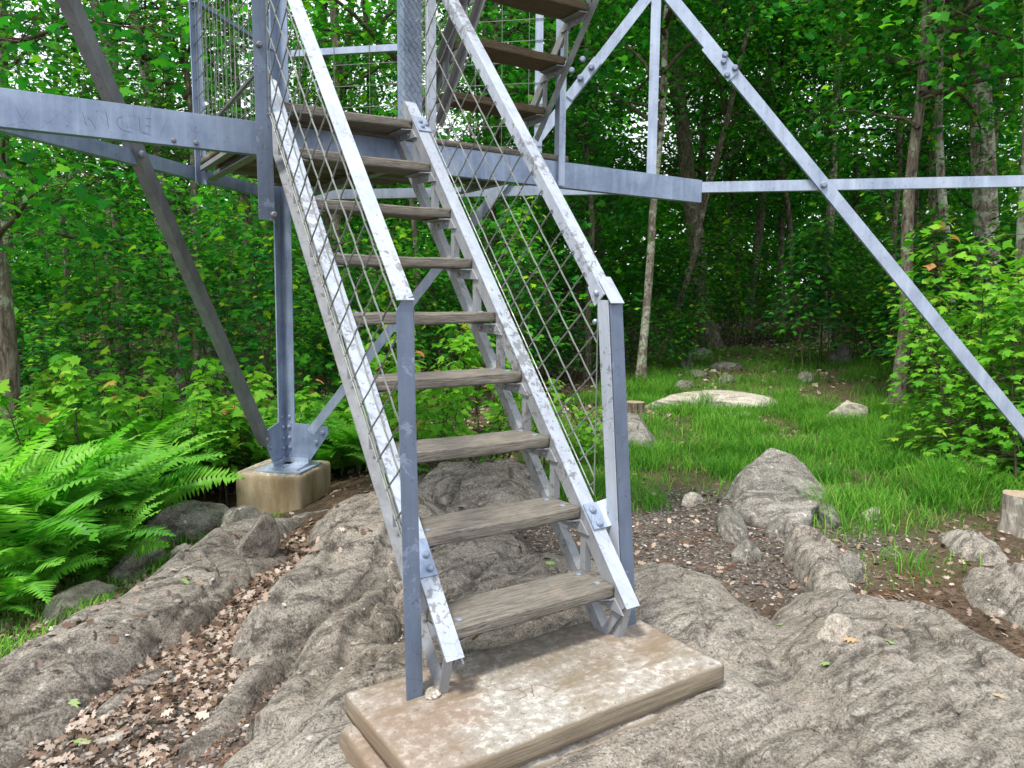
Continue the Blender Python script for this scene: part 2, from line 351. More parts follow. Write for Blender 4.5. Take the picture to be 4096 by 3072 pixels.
def bark(name, a, b_, lich, amt):
    m, nt, b = mat_base(name); v = coords(nt, (1, 1, .22)); v1 = coords(nt)
    g = noise(nt, v, 26, 6, .7, .5); l = noise(nt, v1, 5, 6, .7, .4); l2 = noise(nt, v1, 22, 4, .7)
    c = mix(nt, ramp(nt, g, [(.36, 0.), (.62, 1.)]), a, b_)
    f = mix(nt, 1., ramp(nt, l, [(amt, 0.), (amt+.08, 1.)]), ramp(nt, l2, [(.38, 0.), (.5, 1.)]), 'MULTIPLY')
    c = mix(nt, f, c, lich); nt.links.new(c, b.inputs['Base Color']); b.inputs['Roughness'].default_value = .95; b.inputs['Specular IOR Level'].default_value = .1
    bump(nt, b, g, .9, .03); return m
M_BARK = bark('furrowed_grey_brown_bark', (.05, .04, .033), (.27, .22, .175), (.34, .38, .28), .54)
M_BARK_L = bark('lichened_bark', (.08, .065, .052), (.34, .28, .23), (.52, .55, .44), .47)
M_STEM = bark('young_stem_bark', (.06, .05, .035), (.16, .13, .09), (.2, .2, .15), .8)
M_RED, _nt, _b = mat_base('red_blaze_paint'); _b.inputs['Base Color'].default_value = (.45, .04, .03, 1)
M_CUT = wood('cut_stump_wood', (.45, .36, .26), (.28, .21, .15), (.2, .17, .12), .2, (4, 4, 4))

# ------------------------------------------------------------------ terrain heights
SX, SY = .743, .669                                  # bedding direction of the bedrock
def st_of(x, y): return x*SX+y*SY, x*SY-y*SX
def gh(x, y):
    x = np.asarray(x, float); y = np.asarray(y, float); s, t = st_of(x, y)
    z = -.55 - .22*sst(-1.9, -2.9, t) + .03*sst(0, 2.5, t)
    z = z - .08*sst(1.5, -1.0, s)*sst(-1.2, -2.0, t)
    r = np.hypot(x-CAM[0], y-CAM[1])
    z = z + sst(8, 19, r)*.42*sst(-6, 3, t-s*.2) + np.clip(r-18, 0, 60)*.035
    z = z + .05*fbm(x*.8, y*.8, 3, 4)+.014*fbm(x*5, y*5, 5, 3)+ .012*fbm(x*18, y*18, 6, 2)*sst(10, 5, r)
    z = z + .22*np.exp(-(((x-12.3)/2.2)**2+((y-10.4)/1.8)**2))
    return z
RIDGES = [  # s, t, half length, half width left, right, crest z, base z, skew
    (.75, -1.86, 1.35, .42, .30, -.40, -.85, 1.0), (1.7, -2.05, .95, .30, .24, -.40, -.8, 1.0), (-.55, -1.72, .9, .34, .30, -.52, -.9, 1.0),
    (2.55, -1.95, .75, .45, .5, -.56, -.85, 1.0), (.25, -1.50, .55, .10, .12, -.56, -.80, 1.0),
    (1.85, -1.15, 1.15, .26, .38, -.20, -.80, 1.2), (1.15, -1.14, .62, .22, .25, -.30, -.8, 1.2), (1.0, -.80, .62, .16, .26, -.42, -.8, 1.0), (2.5, -1.4, .7, .40, .4, -.34, -.8, 1.0),
    (.30, -.98, .75, .06, .11, -.55, -.85, 1.0), (.05, -.70, .9, .16, .35, -.50, -.8, 1.0), (.2, -.35, 1.2, .40, .6, -.45, -.75, 1.0),
    (1.75, -.55, .75, .35, .4, -.36, -.7, 1.0), (1.5, -.1, .8, .4, .5, -.42, -.7, 1.0), (3.25, -.95, .75, .55, .60, -.21, -.75, 1.3), (3.1, -1.45, .5, .35, .3, -.36, -.7, 1.0), (2.6, -.85, .6, .3, .35, -.38, -.7, 1.0),
    (1.45, .60, .62, .42, .42, -.38, -.66, 1.1), (1.0, .75, .95, .7, .50, -.40, -.7, 1.0), (.1, .6, 1.1, .8, .65, -.42, -.75, 1.0),
    (.55, 1.62, 1.55, .62, .66, -.37, -.62, 1.1), (-.3, 1.2, 1.0, .7, .8, -.38, -.7, 1), (1.15, 2.85, 1.35, .62, .9, -.37, -.62, 1.0), (-.2, 2.6, 1.2, .6, .8, -.38, -.7, 1.0), (2.1, 2.55, .6, .35, .5, -.42, -.66, 1.0),
    (2.42, 1.48, .62, .16, .20, -.40, -.68, 1.0), (3.1, 2.55, .3, .2, .2, -.44, -.6, 1.0),
]
def rh(x, y):
    x = np.asarray(x, float); y = np.asarray(y, float)
    wx = x+.10*fbm(x*1.7, y*1.7, 31, 3); wy = y+.10*fbm(x*1.7, y*1.7, 37, 3)
    s, t = st_of(wx, wy)
    z = np.full(x.shape, -1.3)
    for i, (s0, t0, ls, wl_, wr, zt, zb, p) in enumerate(RIDGES):
        dt = t-t0; w = np.where(dt < 0, wl_, wr)
        d = np.abs(dt/w)**2.4+np.abs((s-s0)/ls)**2.6
        k = zb+(zt-zb)*np.clip(1-d, -1.5, 1)*1.0
        k = np.where(d < 1, zb+(zt-zb)*np.clip(1-d, 0, 1)**.48, zb-(d-1)*.5)
        z = np.maximum(z, k)
    z = z+.085*np.exp(-(((x-.35)/1.5)**2+((y-.15)/1.3)**2))
    lay = t*4.6+s*.35+.8*fbm(s*1.1, t*2.2, 44, 3)
    saw = lay-np.floor(lay); saw = np.where(saw < .82, saw/.82, (1-saw)/.18)
    z = z+.050*(saw-.5)*sst(-.1, .45, fbm(s*.8, t*1.1, 50, 3))
    z = z+.030*fbm(s*1.1, t*3.5, 11, 4)
    for q, (fs, ft, am, sd_) in enumerate(((.8, 2.4, .16, 0), (2.2, 7.5, .09, 5))):          # fractured blocks, each tilted its own way
        a = s*fs+.5*fbm(s*2, t*3, 90+q, 3); b = t*ft+.5*fbm(s*2+7, t*3, 95+q, 3)+.5*np.floor(a)
        ia, ib = np.floor(a), np.floor(b); z = z+am*((_h(ia, ib, 61+sd_)-.5)*(a-ia-.5)/fs+(_h(ia, ib, 62+sd_)-.62)*(b-ib-.5)/ft*1.6)+.018/(q+1)*(_h(ia, ib, 63+sd_)-.5)
        eb = np.minimum(np.minimum(a-ia, 1-a+ia)/fs, np.minimum(b-ib, 1-b+ib)/ft); z = z-.012/(q+1)*np.exp(-(eb/.012)**2)
    rg = 1-np.abs(fbm(s*2.2, t*9, 12, 5))*2; z = z+.010*rg+.004*(1-np.abs(fbm(s*7, t*26, 13, 4))*2)+.004*fbm(x*45, y*45, 14, 3)
    cr_ = np.abs(fbm(s*1.3+.3, t*2.1, 71, 3)); z = z-.045*np.exp(-(cr_/.02)**2)*1.0
    cr2 = np.abs(fbm(s*2.7+9, t*1.4, 72, 3)); z = z-.025*np.exp(-(cr2/.018)**2)
    # keep clear of the concrete pad and footing
    e = np.maximum(np.abs(x-.30)-.62, np.abs(y+.093)-.28); nz_ = .03*fbm(x*4, y*4, 81, 4)
    fill = -.315+nz_-.10*sst(.05, .3, e)-.5*sst(.22, .5, e)-.07*sst(.1, -.4, x-.1); z = np.where(e < .5, np.maximum(z, fill), z)
    z = np.where(e < .0, np.minimum(z, -.32+nz_), np.minimum(z, -.285+nz_*.6+np.clip(e, 0, 9)*.45))
    fx, fy = x-.745, y-4.33; e2 = np.hypot(fx, fy); z = np.where(e2 < .75, np.minimum(z, -.60+.1*sst(.42, .75, e2)), z)
    return z
def top(x, y): return float(max(gh(np.array([x]), np.array([y]))[0], rh(np.array([x]), np.array([y]))[0] if (-3 < x < 5.5 and -2.6 < y < 5.2) else -9))
def topv(x, y):
    return np.maximum(gh(x, y), np.where((x > -3) & (x < 5.5) & (y > -2.6) & (y < 5.2), rh(x, y), -9))
def grassy(x, y):                                    # density of grass 0..1
    s, t = st_of(x, y); n = fbm(x*.9, y*.9, 21, 4)
    r = np.hypot(x-CAM[0], y-CAM[1])
    g = sst(3.0, 3.8, s+.35*n)*sst(-1.6, -.4, t+.5*n)*sst(20, 14, s+3*n)
    g = g*(1-sst(.4, .0, np.hypot((x-2.9)/1.2, (y-1.5)/.8)-.55-.15*n))
    path = np.exp(-(((t-(.55+.05*s))/(.35))**2))*sst(5.2, 3.6, s); g = g*(1-.8*path)
    dry = np.exp(-(((x-4.3)/.7)**2+((y-.3)/.45)**2)); g = g*(1-.9*dry)*sst(-.35, .05, n+.25)*(.25+.75*sst(-.22, .12, fbm(x*1.3+3, y*1.3, 25, 4)+.10))*(1-.85*sst(.15, .32, fbm(x*.7+4, y*.7, 23, 3))*sst(6, 8.5, s))
    patch = np.exp(-(((x-3.35)/.35)**2+((y-.25)/.22)**2))*.5; g = np.maximum(g, patch)
    l = sst(-2.25, -2.5, t)*sst(.1, .5, s)*sst(2.6, 2.0, s)*sst(-.2, .25, n+.15); g = np.maximum(g, l*.9)
    l2 = sst(-2.3, -2.6, t)*sst(1.7, 2.0, s)*sst(3.3, 2.8, s)*sst(-3.4, -3.0, t)*.6; g = np.maximum(g, l2)
    far = sst(9, 12, r)*.25*sst(.0, .3, n)*sst(30, 14, r)*sst(-1, 1, t-.1*s); g = np.maximum(g, far)
    return np.clip(g, 0, 1)

def build_ground():
    va = math.atan2(CF.x, CF.y)
    a = np.concatenate([np.linspace(-math.pi, -.95, 60, endpoint=False), np.linspace(-.95, .95, 760, endpoint=False), np.linspace(.95, math.pi, 60, endpoint=False)])+va
    r = .25*np.exp(np.linspace(0, math.log(400/.25), 620)); A, R_ = np.meshgrid(a, r)
    X = CAM[0]+R_*np.sin(A); Y = CAM[1]+R_*np.cos(A); Z = gh(X, Y)
    n, m = X.shape; V = np.stack([X, Y, Z], -1).reshape(-1, 3)
    i, j = np.meshgrid(np.arange(n-1), np.arange(m), indexing='ij'); j2 = (j+1) % m
    F = np.stack([i*m+j, i*m+j2, (i+1)*m+j2, (i+1)*m+j], -1).reshape(-1, 4)[:, ::-1]
    me = np_mesh('ground', V, F)
    s, t = st_of(X, Y); G = grassy(X, Y)
    grav = sst(-.3, .1, 1-np.hypot((X-2.6)/1.5, (Y-1.5)/1.1)+.3*fbm(X*2, Y*2, 61, 3))+sst(1.4, .8, s)*sst(-1.7, -1.4, t)*.6
    ca = me.color_attributes.new('cover', 'FLOAT_COLOR', 'POINT')
    C4 = np.stack([np.clip(grav, 0, 1), G, G*0, G*0+1], -1).reshape(-1, 4).astype(np.float32); ca.data.foreach_set('color', C4.ravel())
    tag(link_mesh('ground', me, M_GROUND, smooth=True), kind='structure')
build_ground()
def build_outcrop():
    xs = np.arange(-3, 5.5, .0135); ys = np.arange(-2.6, 5.2, .0135); X, Y = np.meshgrid(xs, ys); Z = rh(X, Y); G = gh(X, Y)
    n, m = X.shape; i, j = np.meshgrid(np.arange(n-1), np.arange(m-1), indexing='ij')
    up = (Z > G-.05); keep = up[:-1, :-1] | up[1:, :-1] | up[:-1, 1:] | up[1:, 1:]
    F = np.stack([i*m+j, i*m+j+1, (i+1)*m+j+1, (i+1)*m+j], -1)[keep]
    used = np.unique(F); mp = np.full(n*m, -1); mp[used] = np.arange(len(used))
    V = np.stack([X, Y, Z], -1).reshape(-1, 3)[used]
    tag(link_mesh('rock_outcrop', np_mesh('rock_outcrop', V, mp[F]), M_ROCK, smooth=True), kind='structure')
build_outcrop()

# ------------------------------------------------------------------ concrete pad and footing
PZ = -.215                                              # top of the concrete pad
def slab():
    x0, x1, y0, y1 = -.312, .910, -.365, .178; th = .080
    P, F = rounded_box(x1-x0, y1-y0, th, .008, .018, .004, 3)
    o = link_mesh('concrete_pad', np_mesh('concrete_pad', P, F), M_SLAB, smooth=True)
    o.location = ((x0+x1)/2, (y0+y1)/2, PZ-th/2)
    tag(o, 'rust stained rectangular concrete pad under the foot of the lower stairs', 'concrete pad')
    P, F = rounded_box(1.19, .53, .12, .03, .025, .03, 9)       # rough collar of mortar it sits on
    c = link_mesh('mortar_collar', np_mesh('mortar_collar', P, F), M_SLAB, o, smooth=True); c.location = (-.05, -.01, -.043-.066)
    g = MB()
    for pl in ([(0.233, 0.051), (0.262, 0.037), (0.3, 0.037)], [(0.283, 0.031), (0.286, 0.01), (0.285, -0.022), (0.249, -0.026), (0.23, -0.014)], [(0.339, 0.028), (0.313, -0.016), (0.302, -0.04)], [(0.349, 0.026), (0.372, 0.003), (0.393, -0.051), (0.413, -0.048)], [(0.419, 0.001), (0.427, -0.036)]):
        g.tube([(-1.154+.93*(x+1.154)-(x0+x1)/2, -2.08+.93*(y+2.08)-(y0+y1)/2, th/2+.0005) for x, y in pl], .0024, 5)
    g.build('carved_letters', M_GROOVE, o)
slab()
A = Vector((.748, 4.35, 1.868)); U = Vector((math.sqrt(.5), -math.sqrt(.5), 0)); W = Vector((-math.sqrt(.5), -math.sqrt(.5), 0)); Z1 = Vector((0, 0, 1))
FT = -.385
def footing(x, y, lab):
    P, F = rounded_box(.60, .60, .5, .035, .025, .006, 5)
    o = link_mesh('concrete_footing', np_mesh('concrete_footing', P, F), M_FOOT, smooth=True)
    o.rotation_euler = (0, 0, RAD(45)); o.location = (x, y, FT-.25); tag(o, lab, 'concrete footing')
footing(.735, 4.325, 'tan and orange stained square concrete block carrying the tower leg with the bolted gusset plates')
footing(.748+6.17*U.x, 4.35+6.17*U.y, 'square concrete block under the tower leg outside the right edge')
footing(.748+6.17*W.x, 4.35+6.17*W.y, 'square concrete block under the tower leg outside the left edge')

# ------------------------------------------------------------------ fire tower
TW = empty('fire_tower', (A.x, A.y, FT)); tag(TW, 'silver steel fire lookout tower with bolted braces, landing and wooden stair flights', 'lookout tower')
def fix(o): o.location = o.location-TW.location if o.parent == TW else o.location; return o
def part(mb, name, mat, parent=None, **k):
    o = mb.build(name, mat, parent or TW, **k)
    if parent is None: o.location = -TW.location
    return o
TOPZ = 6.5
def leg(base, a, b, inward):
    m = MB(); top_ = base+Vector((inward[0]*.1*(TOPZ-base.z)/1.0*.35, inward[1]*.1*(TOPZ-base.z)*.35, TOPZ-base.z))
    m.angle(base, top_, a, b, .105, .105, .011); return m
Ab = Vector((A.x, A.y, FT+.02))
lg = part(leg(Ab, U, W, (0, -.6)), 'tower_leg', M_STEEL)
Bb = Ab+U*6.17; Db = Ab+W*6.17
part(leg(Bb, -U, W, (-.6, 0)), 'tower_leg', M_STEEL); part(leg(Db, U, -W, (.6, 0)), 'tower_leg', M_STEEL)
# gusset plates and base plate at A  (inside faces look towards -Y)
nAB = Vector((-W.x, -W.y, 0)); nU_in = W; nW_in = U
m = MB(); m.plate([Ab+U*.02+nU_in*.012+Z1*.0, Ab+U*.22+nU_in*.012+Z1*.0, Ab+U*.42+nU_in*.012+Z1*.27, Ab+U*.42+nU_in*.012+Z1*.34, Ab+U*.08+nU_in*.012+Z1*.36, Ab+U*.02+nU_in*.012+Z1*.36], nU_in, .01)
part(m, 'gusset_plate', M_STEEL, lg, bevel=.001)
m = MB(); m.plate([Ab+W*.02+nW_in*.012, Ab+W*.20+nW_in*.012, Ab+W*.36+nW_in*.012+Z1*.27, Ab+W*.38+nW_in*.012+Z1*.33, Ab+W*.12+nW_in*.012+Z1*.38, Ab+W*.02+nW_in*.012+Z1*.38], nW_in, .01)
part(m, 'gusset_plate', M_STEEL, lg, bevel=.001)
m = MB(); c0 = Ab+(U+W)*.09
for sz, zz, th in ((.40, -.019, .014), (.30, -.005, .014)):
    m.plate([c0-U*sz/2-W*sz/2+Z1*zz, c0+U*sz/2-W*sz/2+Z1*zz, c0+U*sz/2+W*sz/2+Z1*zz, c0-U*sz/2+W*sz/2+Z1*zz], Z1, th)
m.angle(Ab+U*.03+W*.026+Z1*.009, Ab+U*.24+W*.026+Z1*.009, W, Z1, .08, .05, .009); m.angle(Ab+W*.03+U*.026+Z1*.009, Ab+W*.24+U*.026+Z1*.009, U, Z1, .08, .05, .009)
part(m, 'base_plate', M_STEEL_L, lg, bevel=.0012)
m = MB()
for k in range(5):
    z_ = .06+.085*k+(.01 if k > 2 else 0)
    m.bolt(Ab+U*.062+W*(.022 if k < 4 else .011)+Z1*z_, W, .017, .016); m.bolt(Ab+W*.062+U*(.022 if k < 4 else .011)+Z1*z_, U, .017, .016)
for q, zq in ((.37, .285), (.31, .20)): m.bolt(Ab+U*q+W*.022+Z1*zq, W, .02, .018)
for q, zq in ((.33, .27), (.27, .19)): m.bolt(Ab+W*q+U*.022+Z1*zq, U, .02, .018)
part(m, 'gusset_bolts', M_BOLT, lg)
def P_AB(s, z, off=0): return Vector((A.x, A.y, 0))+U*s+W*off+Z1*z
def P_AD(s, z, off=0): return Vector((A.x, A.y, 0))+W*s+U*off+Z1*z
def brace(p0, p1, face_n, w, mat, flip=1, t=.006, w2=.05):
    d = (p1-p0).normalized(); a = d.cross(face_n).normalized()*flip; m = MB(); m.angle(p0-a*w/2, p1-a*w/2, a, -face_n, w, w2, t); return part(m, 'diagonal_brace', mat)
# right face, diagonal brace with bolted splices
b1 = brace(P_AB(.26, -.16+.08, .026), P_AB(3.0, 3.27, .026), W, .075, M_STEEL_L, 1)
m = MB(); 
for s_, z_ in ((2.50, 2.735), (2.58, 2.81)): m.bolt(P_AB(s_+.018, z_-.02, .046), W, .024, .02); m.bolt(P_AB(s_-.05, z_+.045, .02), W, .022, .02)
part(m, 'splice_bolts', M_BOLT, b1)
m = MB(); d_ = (P_AB(3.0, 3.27)-P_AB(.26, -.08)).normalized(); q_ = d_.cross(W).normalized()
m.plate([P_AB(2.43, 2.58, .034)+q_*.036, P_AB(2.43, 2.58, .034)-q_*.036, P_AB(2.43, 2.58, .034)-q_*.036+d_*.34, P_AB(2.43, 2.58, .034)+q_*.036+d_*.34], W, .006)
part(m, 'splice_plate', M_STEEL_L, b1)
b2 = brace(P_AB(6.03, -.20, .03), P_AB(3.10, 3.33, .03), W, .085, M_STEEL_L, 1)
m = MB(); d_ = (P_AB(3.10, 3.33)-P_AB(6.03, -.2)).normalized(); q_ = d_.cross(W).normalized()
pq = P_AB(3.62, 2.67, .034); m.plate([pq+q_*.044, pq-q_*.044, pq-q_*.044+d_*.3, pq+q_*.044+d_*.3], W, .007); part(m, 'splice_plate', M_STEEL_L, b2)
m = MB()
for k, o_ in ((.04, -.02), (.13, .02), (.04, .05), (.16, .055)): m.bolt(pq+d_*k+q_*o_+W*.008, W, .022, .022)
m.bolt(P_AB(4.28, 1.90, .038), W, .024, .02); part(m, 'splice_bolts', M_BOLT, b2)
# left face diagonal (dark) and its twin
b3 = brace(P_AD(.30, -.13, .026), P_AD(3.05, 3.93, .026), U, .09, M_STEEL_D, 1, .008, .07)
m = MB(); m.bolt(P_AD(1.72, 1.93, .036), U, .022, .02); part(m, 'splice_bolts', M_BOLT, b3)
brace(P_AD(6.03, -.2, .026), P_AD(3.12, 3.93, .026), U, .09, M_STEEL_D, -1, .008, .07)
# struts
m = MB(); m.angle(P_AB(.05, 1.868, .0), P_AB(6.1, 1.868, .0), Z1, W*-1, .075, .06, .007); part(m, 'horizontal_strut', M_STEEL_L)
m = MB(); m.angle(P_AD(.05, 1.868, .0), P_AD(6.1, 1.868, .0), Z1, U*-1, .085, .06, .007); part(m, 'horizontal_strut', M_STEEL)
m = MB(); m.angle(P_AB(3.06-.035, 1.94, .012), P_AB(3.06-.035, 5.2, .012), U, -W, .07, .05, .006); part(m, 'hanger', M_STEEL_L)
# channel carrying the landing
YC, HC, HB = 1.92, 1.955, .163
m = MB(); m.sweep([(0, 0), (0, HB), (.055, HB), (.055, HB-.009), (.008, HB-.009), (.008, .009), (.055, .009), (.055, 0)], (-1.72, YC, HC-HB), (3.175, YC, HC-HB), (0, 1, 0), (0, 0, 1))
beam = part(m, 'landing_beam', M_STEEL, bevel=.0015)
m = MB()
for pl in ([(-0.838, 1.895), (-0.825, 1.838)], [(-0.818, 1.875), (-0.804, 1.86), (-0.789, 1.829)], [(-0.765, 1.884), (-0.759, 1.874)], [(-0.745, 1.911), (-0.739, 1.877), (-0.736, 1.835)],
           [(-0.677, 1.897), (-0.695, 1.888), (-0.701, 1.87), (-0.697, 1.854), (-0.685, 1.84), (-0.667, 1.833), (-0.64, 1.831)], [(-0.607, 1.909), (-0.606, 1.87), (-0.601, 1.836), (-0.581, 1.833), (-0.56, 1.829)], [(-0.581, 1.903), (-0.555, 1.903)], [(-0.582, 1.868), (-0.56, 1.868)]):
    m.tube([(x, YC, z) for x, z in pl], .0011, 4)
part(m, 'scratched_letters', M_SCRATCH, beam)
m = MB()
for x in (-.46, -.36): m.bolt((x, YC, 1.815), (0, -1, 0), .011, .012)
part(m, 'beam_bolts', M_STEEL_D, beam)
# landing deck: joists + planks
DX0, DX1 = -.03, 1.92
def yback(x): return (A.y-.06-abs(x-A.x))
m = MB()
m.angle((.10, YC+.06, 1.88), (.10, yback(.10), 1.88), (-1, 0, 0), (0, 0, 1), .06, .065, .007)
m.angle((DX0+.005, YC+.06, 1.925), (DX0+.005, yback(DX0), 1.925), (1, 0, 0), (0, 0, 1), .05, .028, .006)
for x in (.95, 1.85): m.angle((x, YC+.06, 1.88), (x, yback(x), 1.88), (-1, 0, 0), (0, 0, 1), .06, .065, .007)
deck = part(m, 'landing_frame', M_STEEL_G)
k = 0; y = YC-.005
while y < 4.2:
    w_ = .135; x0 = max(DX0, A.x-(A.y-.08-y-w_)); x1 = min(DX1, A.x+(A.y-.08-y-w_))
    if x1-x0 > .15:
        P, F = rounded_box(x1-x0, w_, .038, .005, .05, .002, 40+k)
        o = link_mesh('plank', np_mesh('plank', P, F), M_WOOD3 if k % 3 else M_WOOD, deck); o.location = ((x0+x1)/2, y+w_/2, 1.955+.0205)
    y += w_+.007; k += 1
# guards: frames with welded wire
def wire_grid(m, o, ax, az, w, h, sx, sz, r=.0022, rh_=.0034):
    x = sx*.4
    while x < w: m.tube([o+ax*x, o+ax*x+az*h], r, 5); x += sx
    z = sz*.4
    while z < h: m.tube([o+az*z+ax*0, o+az*z+ax*w], rh_, 5); z += sz
def guard(o, ax, w, h, sx, sz, rails, posts, mat=M_STEEL):
    ax = ax.normalized(); nn = Vector((ax.y, -ax.x, 0)); m = MB()
    for z in rails: m.angle(o+Z1*z, o+ax*w+Z1*z, Z1, -nn, .05, .04, .005)
    g = part(m, 'guard_rail', mat)
    for x, zb in posts:
        m = MB(); m.angle(o+ax*(x-.03)+Z1*zb, o+ax*(x-.03)+Z1*(h), ax, -nn, .06, .05, .006); part(m, 'post', mat, g)
    m = MB(); wire_grid(m, o+nn*.006+Z1*.02, ax, Z1, w, h-.02, sx, sz); part(m, 'wire_mesh', M_WIRE, g)
    return g
D0 = 1.996
guard(P_AB(.12, D0, .03), U, 1.05, 1.06, .30, .165, (1.0,), (), M_STEEL_L)
guard(P_AB(1.20, D0, .03), U, 1.05, 1.6, .21, .155, (1.55,), ((1.0, -.13),), M_STEEL_L)
guard(P_AD(.10, D0, .03), W, 1.05, 1.1, .12, .12, (1.02,), ((1.04, -.16),), M_STEEL)
gl = guard(Vector((DX0, YC+.02, D0)), Vector((0, 1, 0)), 1.62, 1.7, .10, .115, (1.68,), (), M_STEEL)
m = MB(); m.tube([(DX0, 2.9, 2.17), (DX0, 1.95, 2.23)], .012, 6); part(m, 'rusty_rod', M_STEEL_D, gl)
# posts beside the lower flight on the landing
m = MB(); m.angle((.76, 1.93, 1.80), (.76, 1.93, 4.5), (1, 0, 0), (0, 1, 0), .11, .09, .009); pw = part(m, 'landing_post', M_STEEL)
m = MB()                                             # chain link wrapped round that post
rr = random.Random(3)
for q in range(9):
    x0 = .735+q*.018; sgn = 1 if q % 2 else -1; pts = []
    for i in range(60):
        z_ = 1.98+i*.026; pts.append((x0+sgn*.013*(1 if i % 2 else -1)+rr.uniform(-.003, .003), 1.912-.012*(1 if (i//2+q) % 2 else 0)+rr.uniform(-.004, .004), z_))
    m.tube(pts, .0021, 4)
part(m, 'chain_link', M_WIRE, pw)
m = MB(); m.angle((.80, 1.70, 1.86), (.80, 1.70, 4.5), (1, 0, 0), (0, 1, 0), .04, .05, .006); part(m, 'landing_post', M_STEEL_W)
m = MB(); m.angle((-.075, 1.62, 1.44), (-.075, 1.66, 4.5), (-1, 0, 0), (0, 1, 0), .075, .05, .007); lp = part(m, 'landing_post', M_STEEL_B)
m = MB(); m.bolt((-.125, 1.628, 2.24), (0, -1, 0), .014, .018); m.bolt((-.08, 1.624, 1.93), (0, -1, 0), .014, .02); m.bolt((-.08, 1.622, 1.465), (0, -1, 0), .016, .02); part(m, 'post_bolts', M_STEEL_D, lp)
m = MB(); m.angle((1.83, 1.90, 1.80), (1.83, 1.90, 4.2), (1, 0, 0), (0, 1, 0), .05, .05, .006); part(m, 'landing_post', M_STEEL_L)

# ------------------------------------------------------------------ stair flights
RUN, RISE, TWD, TDP = .21417, .253, .697, .197
def tread_mesh(seed, flip=0):
    P, F = rounded_box(TWD, TDP+.012, .046, .0055, .0085, 0, seed)
    x, y, z = P[:, 0], P[:, 1], P[:, 2]
    P[:, 2] += .0035*fbm(x*7, y*30, seed, 4)-.004*np.exp(-((x)/.16)**2)*sst(.0, -.1, y)
    ed = np.exp(-((np.abs(x)-TWD/2)/.02)**2); P[:, 1] += ed*.010*fbm(z*50+3, y*9, seed+3, 3)
    P[:, 1] += .004*fbm(x*5, z*18, seed+9, 4)*np.sign(y); P[:, 0] += np.sign(x)*np.where(np.abs(x) > TWD/2-.03, .006*fbm(y*24, z*40, seed+5, 3), 0)
    return np_mesh('stair_tread', P, F)
def flight(loc, rz, n, foot, first_n=0):
    dY, dZ = RUN, RISE; L = math.hypot(dY, dZ); d = Vector((0, dY/L, dZ/L)); nn = Vector((0, -dZ/L, dY/L)); X1 = Vector((1, 0, 0))
    def on(y, x, off=0): return Vector((x, y, y*dZ/dY))-nn*off           # point on the nosing line, pushed back by off
    ye = (n-1)*RUN+.10; y0 = -.06
    def put(o, dx=(0, 0, 0)):
        R_ = Matrix.Rotation(rz, 4, 'Z'); o.location = R_ @ Vector(dx)+Vector(loc)-TW.location; o.rotation_euler = (0, 0, rz); return o
    mt = M_STEEL_W2 if foot else M_STEEL_G
    for sx, xw in ((1, TWD+.002), (-1, -.002)):
        m = MB(); a = X1*sx; wf = .062
        m.angle(on(y0, xw, -.004), on(ye, xw, -.004), a, -nn, wf, .058, .007)
        yb0 = -.092 if foot else -.05
        m.angle(on(yb0, xw, .178), on(ye-.05, xw, .178), -nn, a, .050, .04, .006)
        for i in range(n):
            y, z = i*RUN, i*RISE
            pl = [(y-.012, z-.049), (y+.2, z-.049), (y+.2, z-.062), (y+.155, z-.092), (y-.062, z-.100)]
            xx = xw-sx*.010
            m.plate([(xx, p, q) for p, q in pl], a, .008)
            m.plate([(xx, y-.012, z-.055), (xx-sx*.05, y+.01, z-.055), (xx-sx*.05, y+.19, z-.055), (xx, y+.2, z-.055)][::sx], (0, 0, 1), .005)
            if i: m.angle((xw+sx*.001, y-.036, z-.094), (xw+sx*.001, y-.036, z-RISE-.012), (0, 1, 0), a, .032, .03, .005)
        if foot:
            m.bar(Vector((xw+sx*.012, -.035, -.075)), Vector((xw+sx*.006, .055, PZ+.005)), Vector((0, .8, .5)), a, .036, .006)
            m.angle(Vector((xw+sx*.02, -.005, PZ-.003)), Vector((xw+sx*.02, -.045, -.07)), a, Vector((0, 1, 0)), .036, .03, .006)
        o = put(m.build('stringer', mt, TW))
        m = MB()
        for i in range(n):
            for q in (.02, .11): m.bolt((xw-sx*.011, i*RUN+q, i*RISE-.076), -a, .009, .008)
        m.split_bolts(o, M_BOLT)
    for i in range(n):
        t = put(link_mesh('stair_tread', tread_mesh(100+i+first_n), M_WOOD if foot else M_WOOD3, TW, True), (TWD/2, i*RUN+TDP/2, i*RISE-.023))
        t.rotation_euler = (random.uniform(-.012, .012), random.uniform(-.004, .004), rz)
        m = MB()
        for bx in (.045, TWD-.045):
            for by in (.045, .155): m.bolt((bx-TWD/2+random.uniform(-.008, .008), by-TDP/2, .0225), (0, 0, 1), .0125, .006)
        m.split_bolts(t, M_BOLT)
    return on, d, nn
on, dS, nS = flight((0, 0, 0), 0, 9, True)
flight((1.78, 2.197, 2.30), math.pi, 5, False, 20)
def spart(m, name, mat, bevel=0, parent=None):
    o = m.build(name, mat, parent or TW, bevel=bevel)
    if parent is None: o.location = -TW.location
    return o
X1 = Vector((1, 0, 0)); SKIN = []
for sx, xw in ((1, TWD+.002), (-1, -.002)):              # white painted front face of each stringer
    m = MB(); a = X1*sx; wf = .066; pts = [on(-.066, xw-sx*.002, -.0085), on(1.80, xw-sx*.002, -.0085)]
    m.sweep([(0, 0), (wf, 0), (wf, .004), (0, .004)], pts[0], pts[1], a, nS); SKIN.append(spart(m, 'stringer_flange', M_STEEL_W))
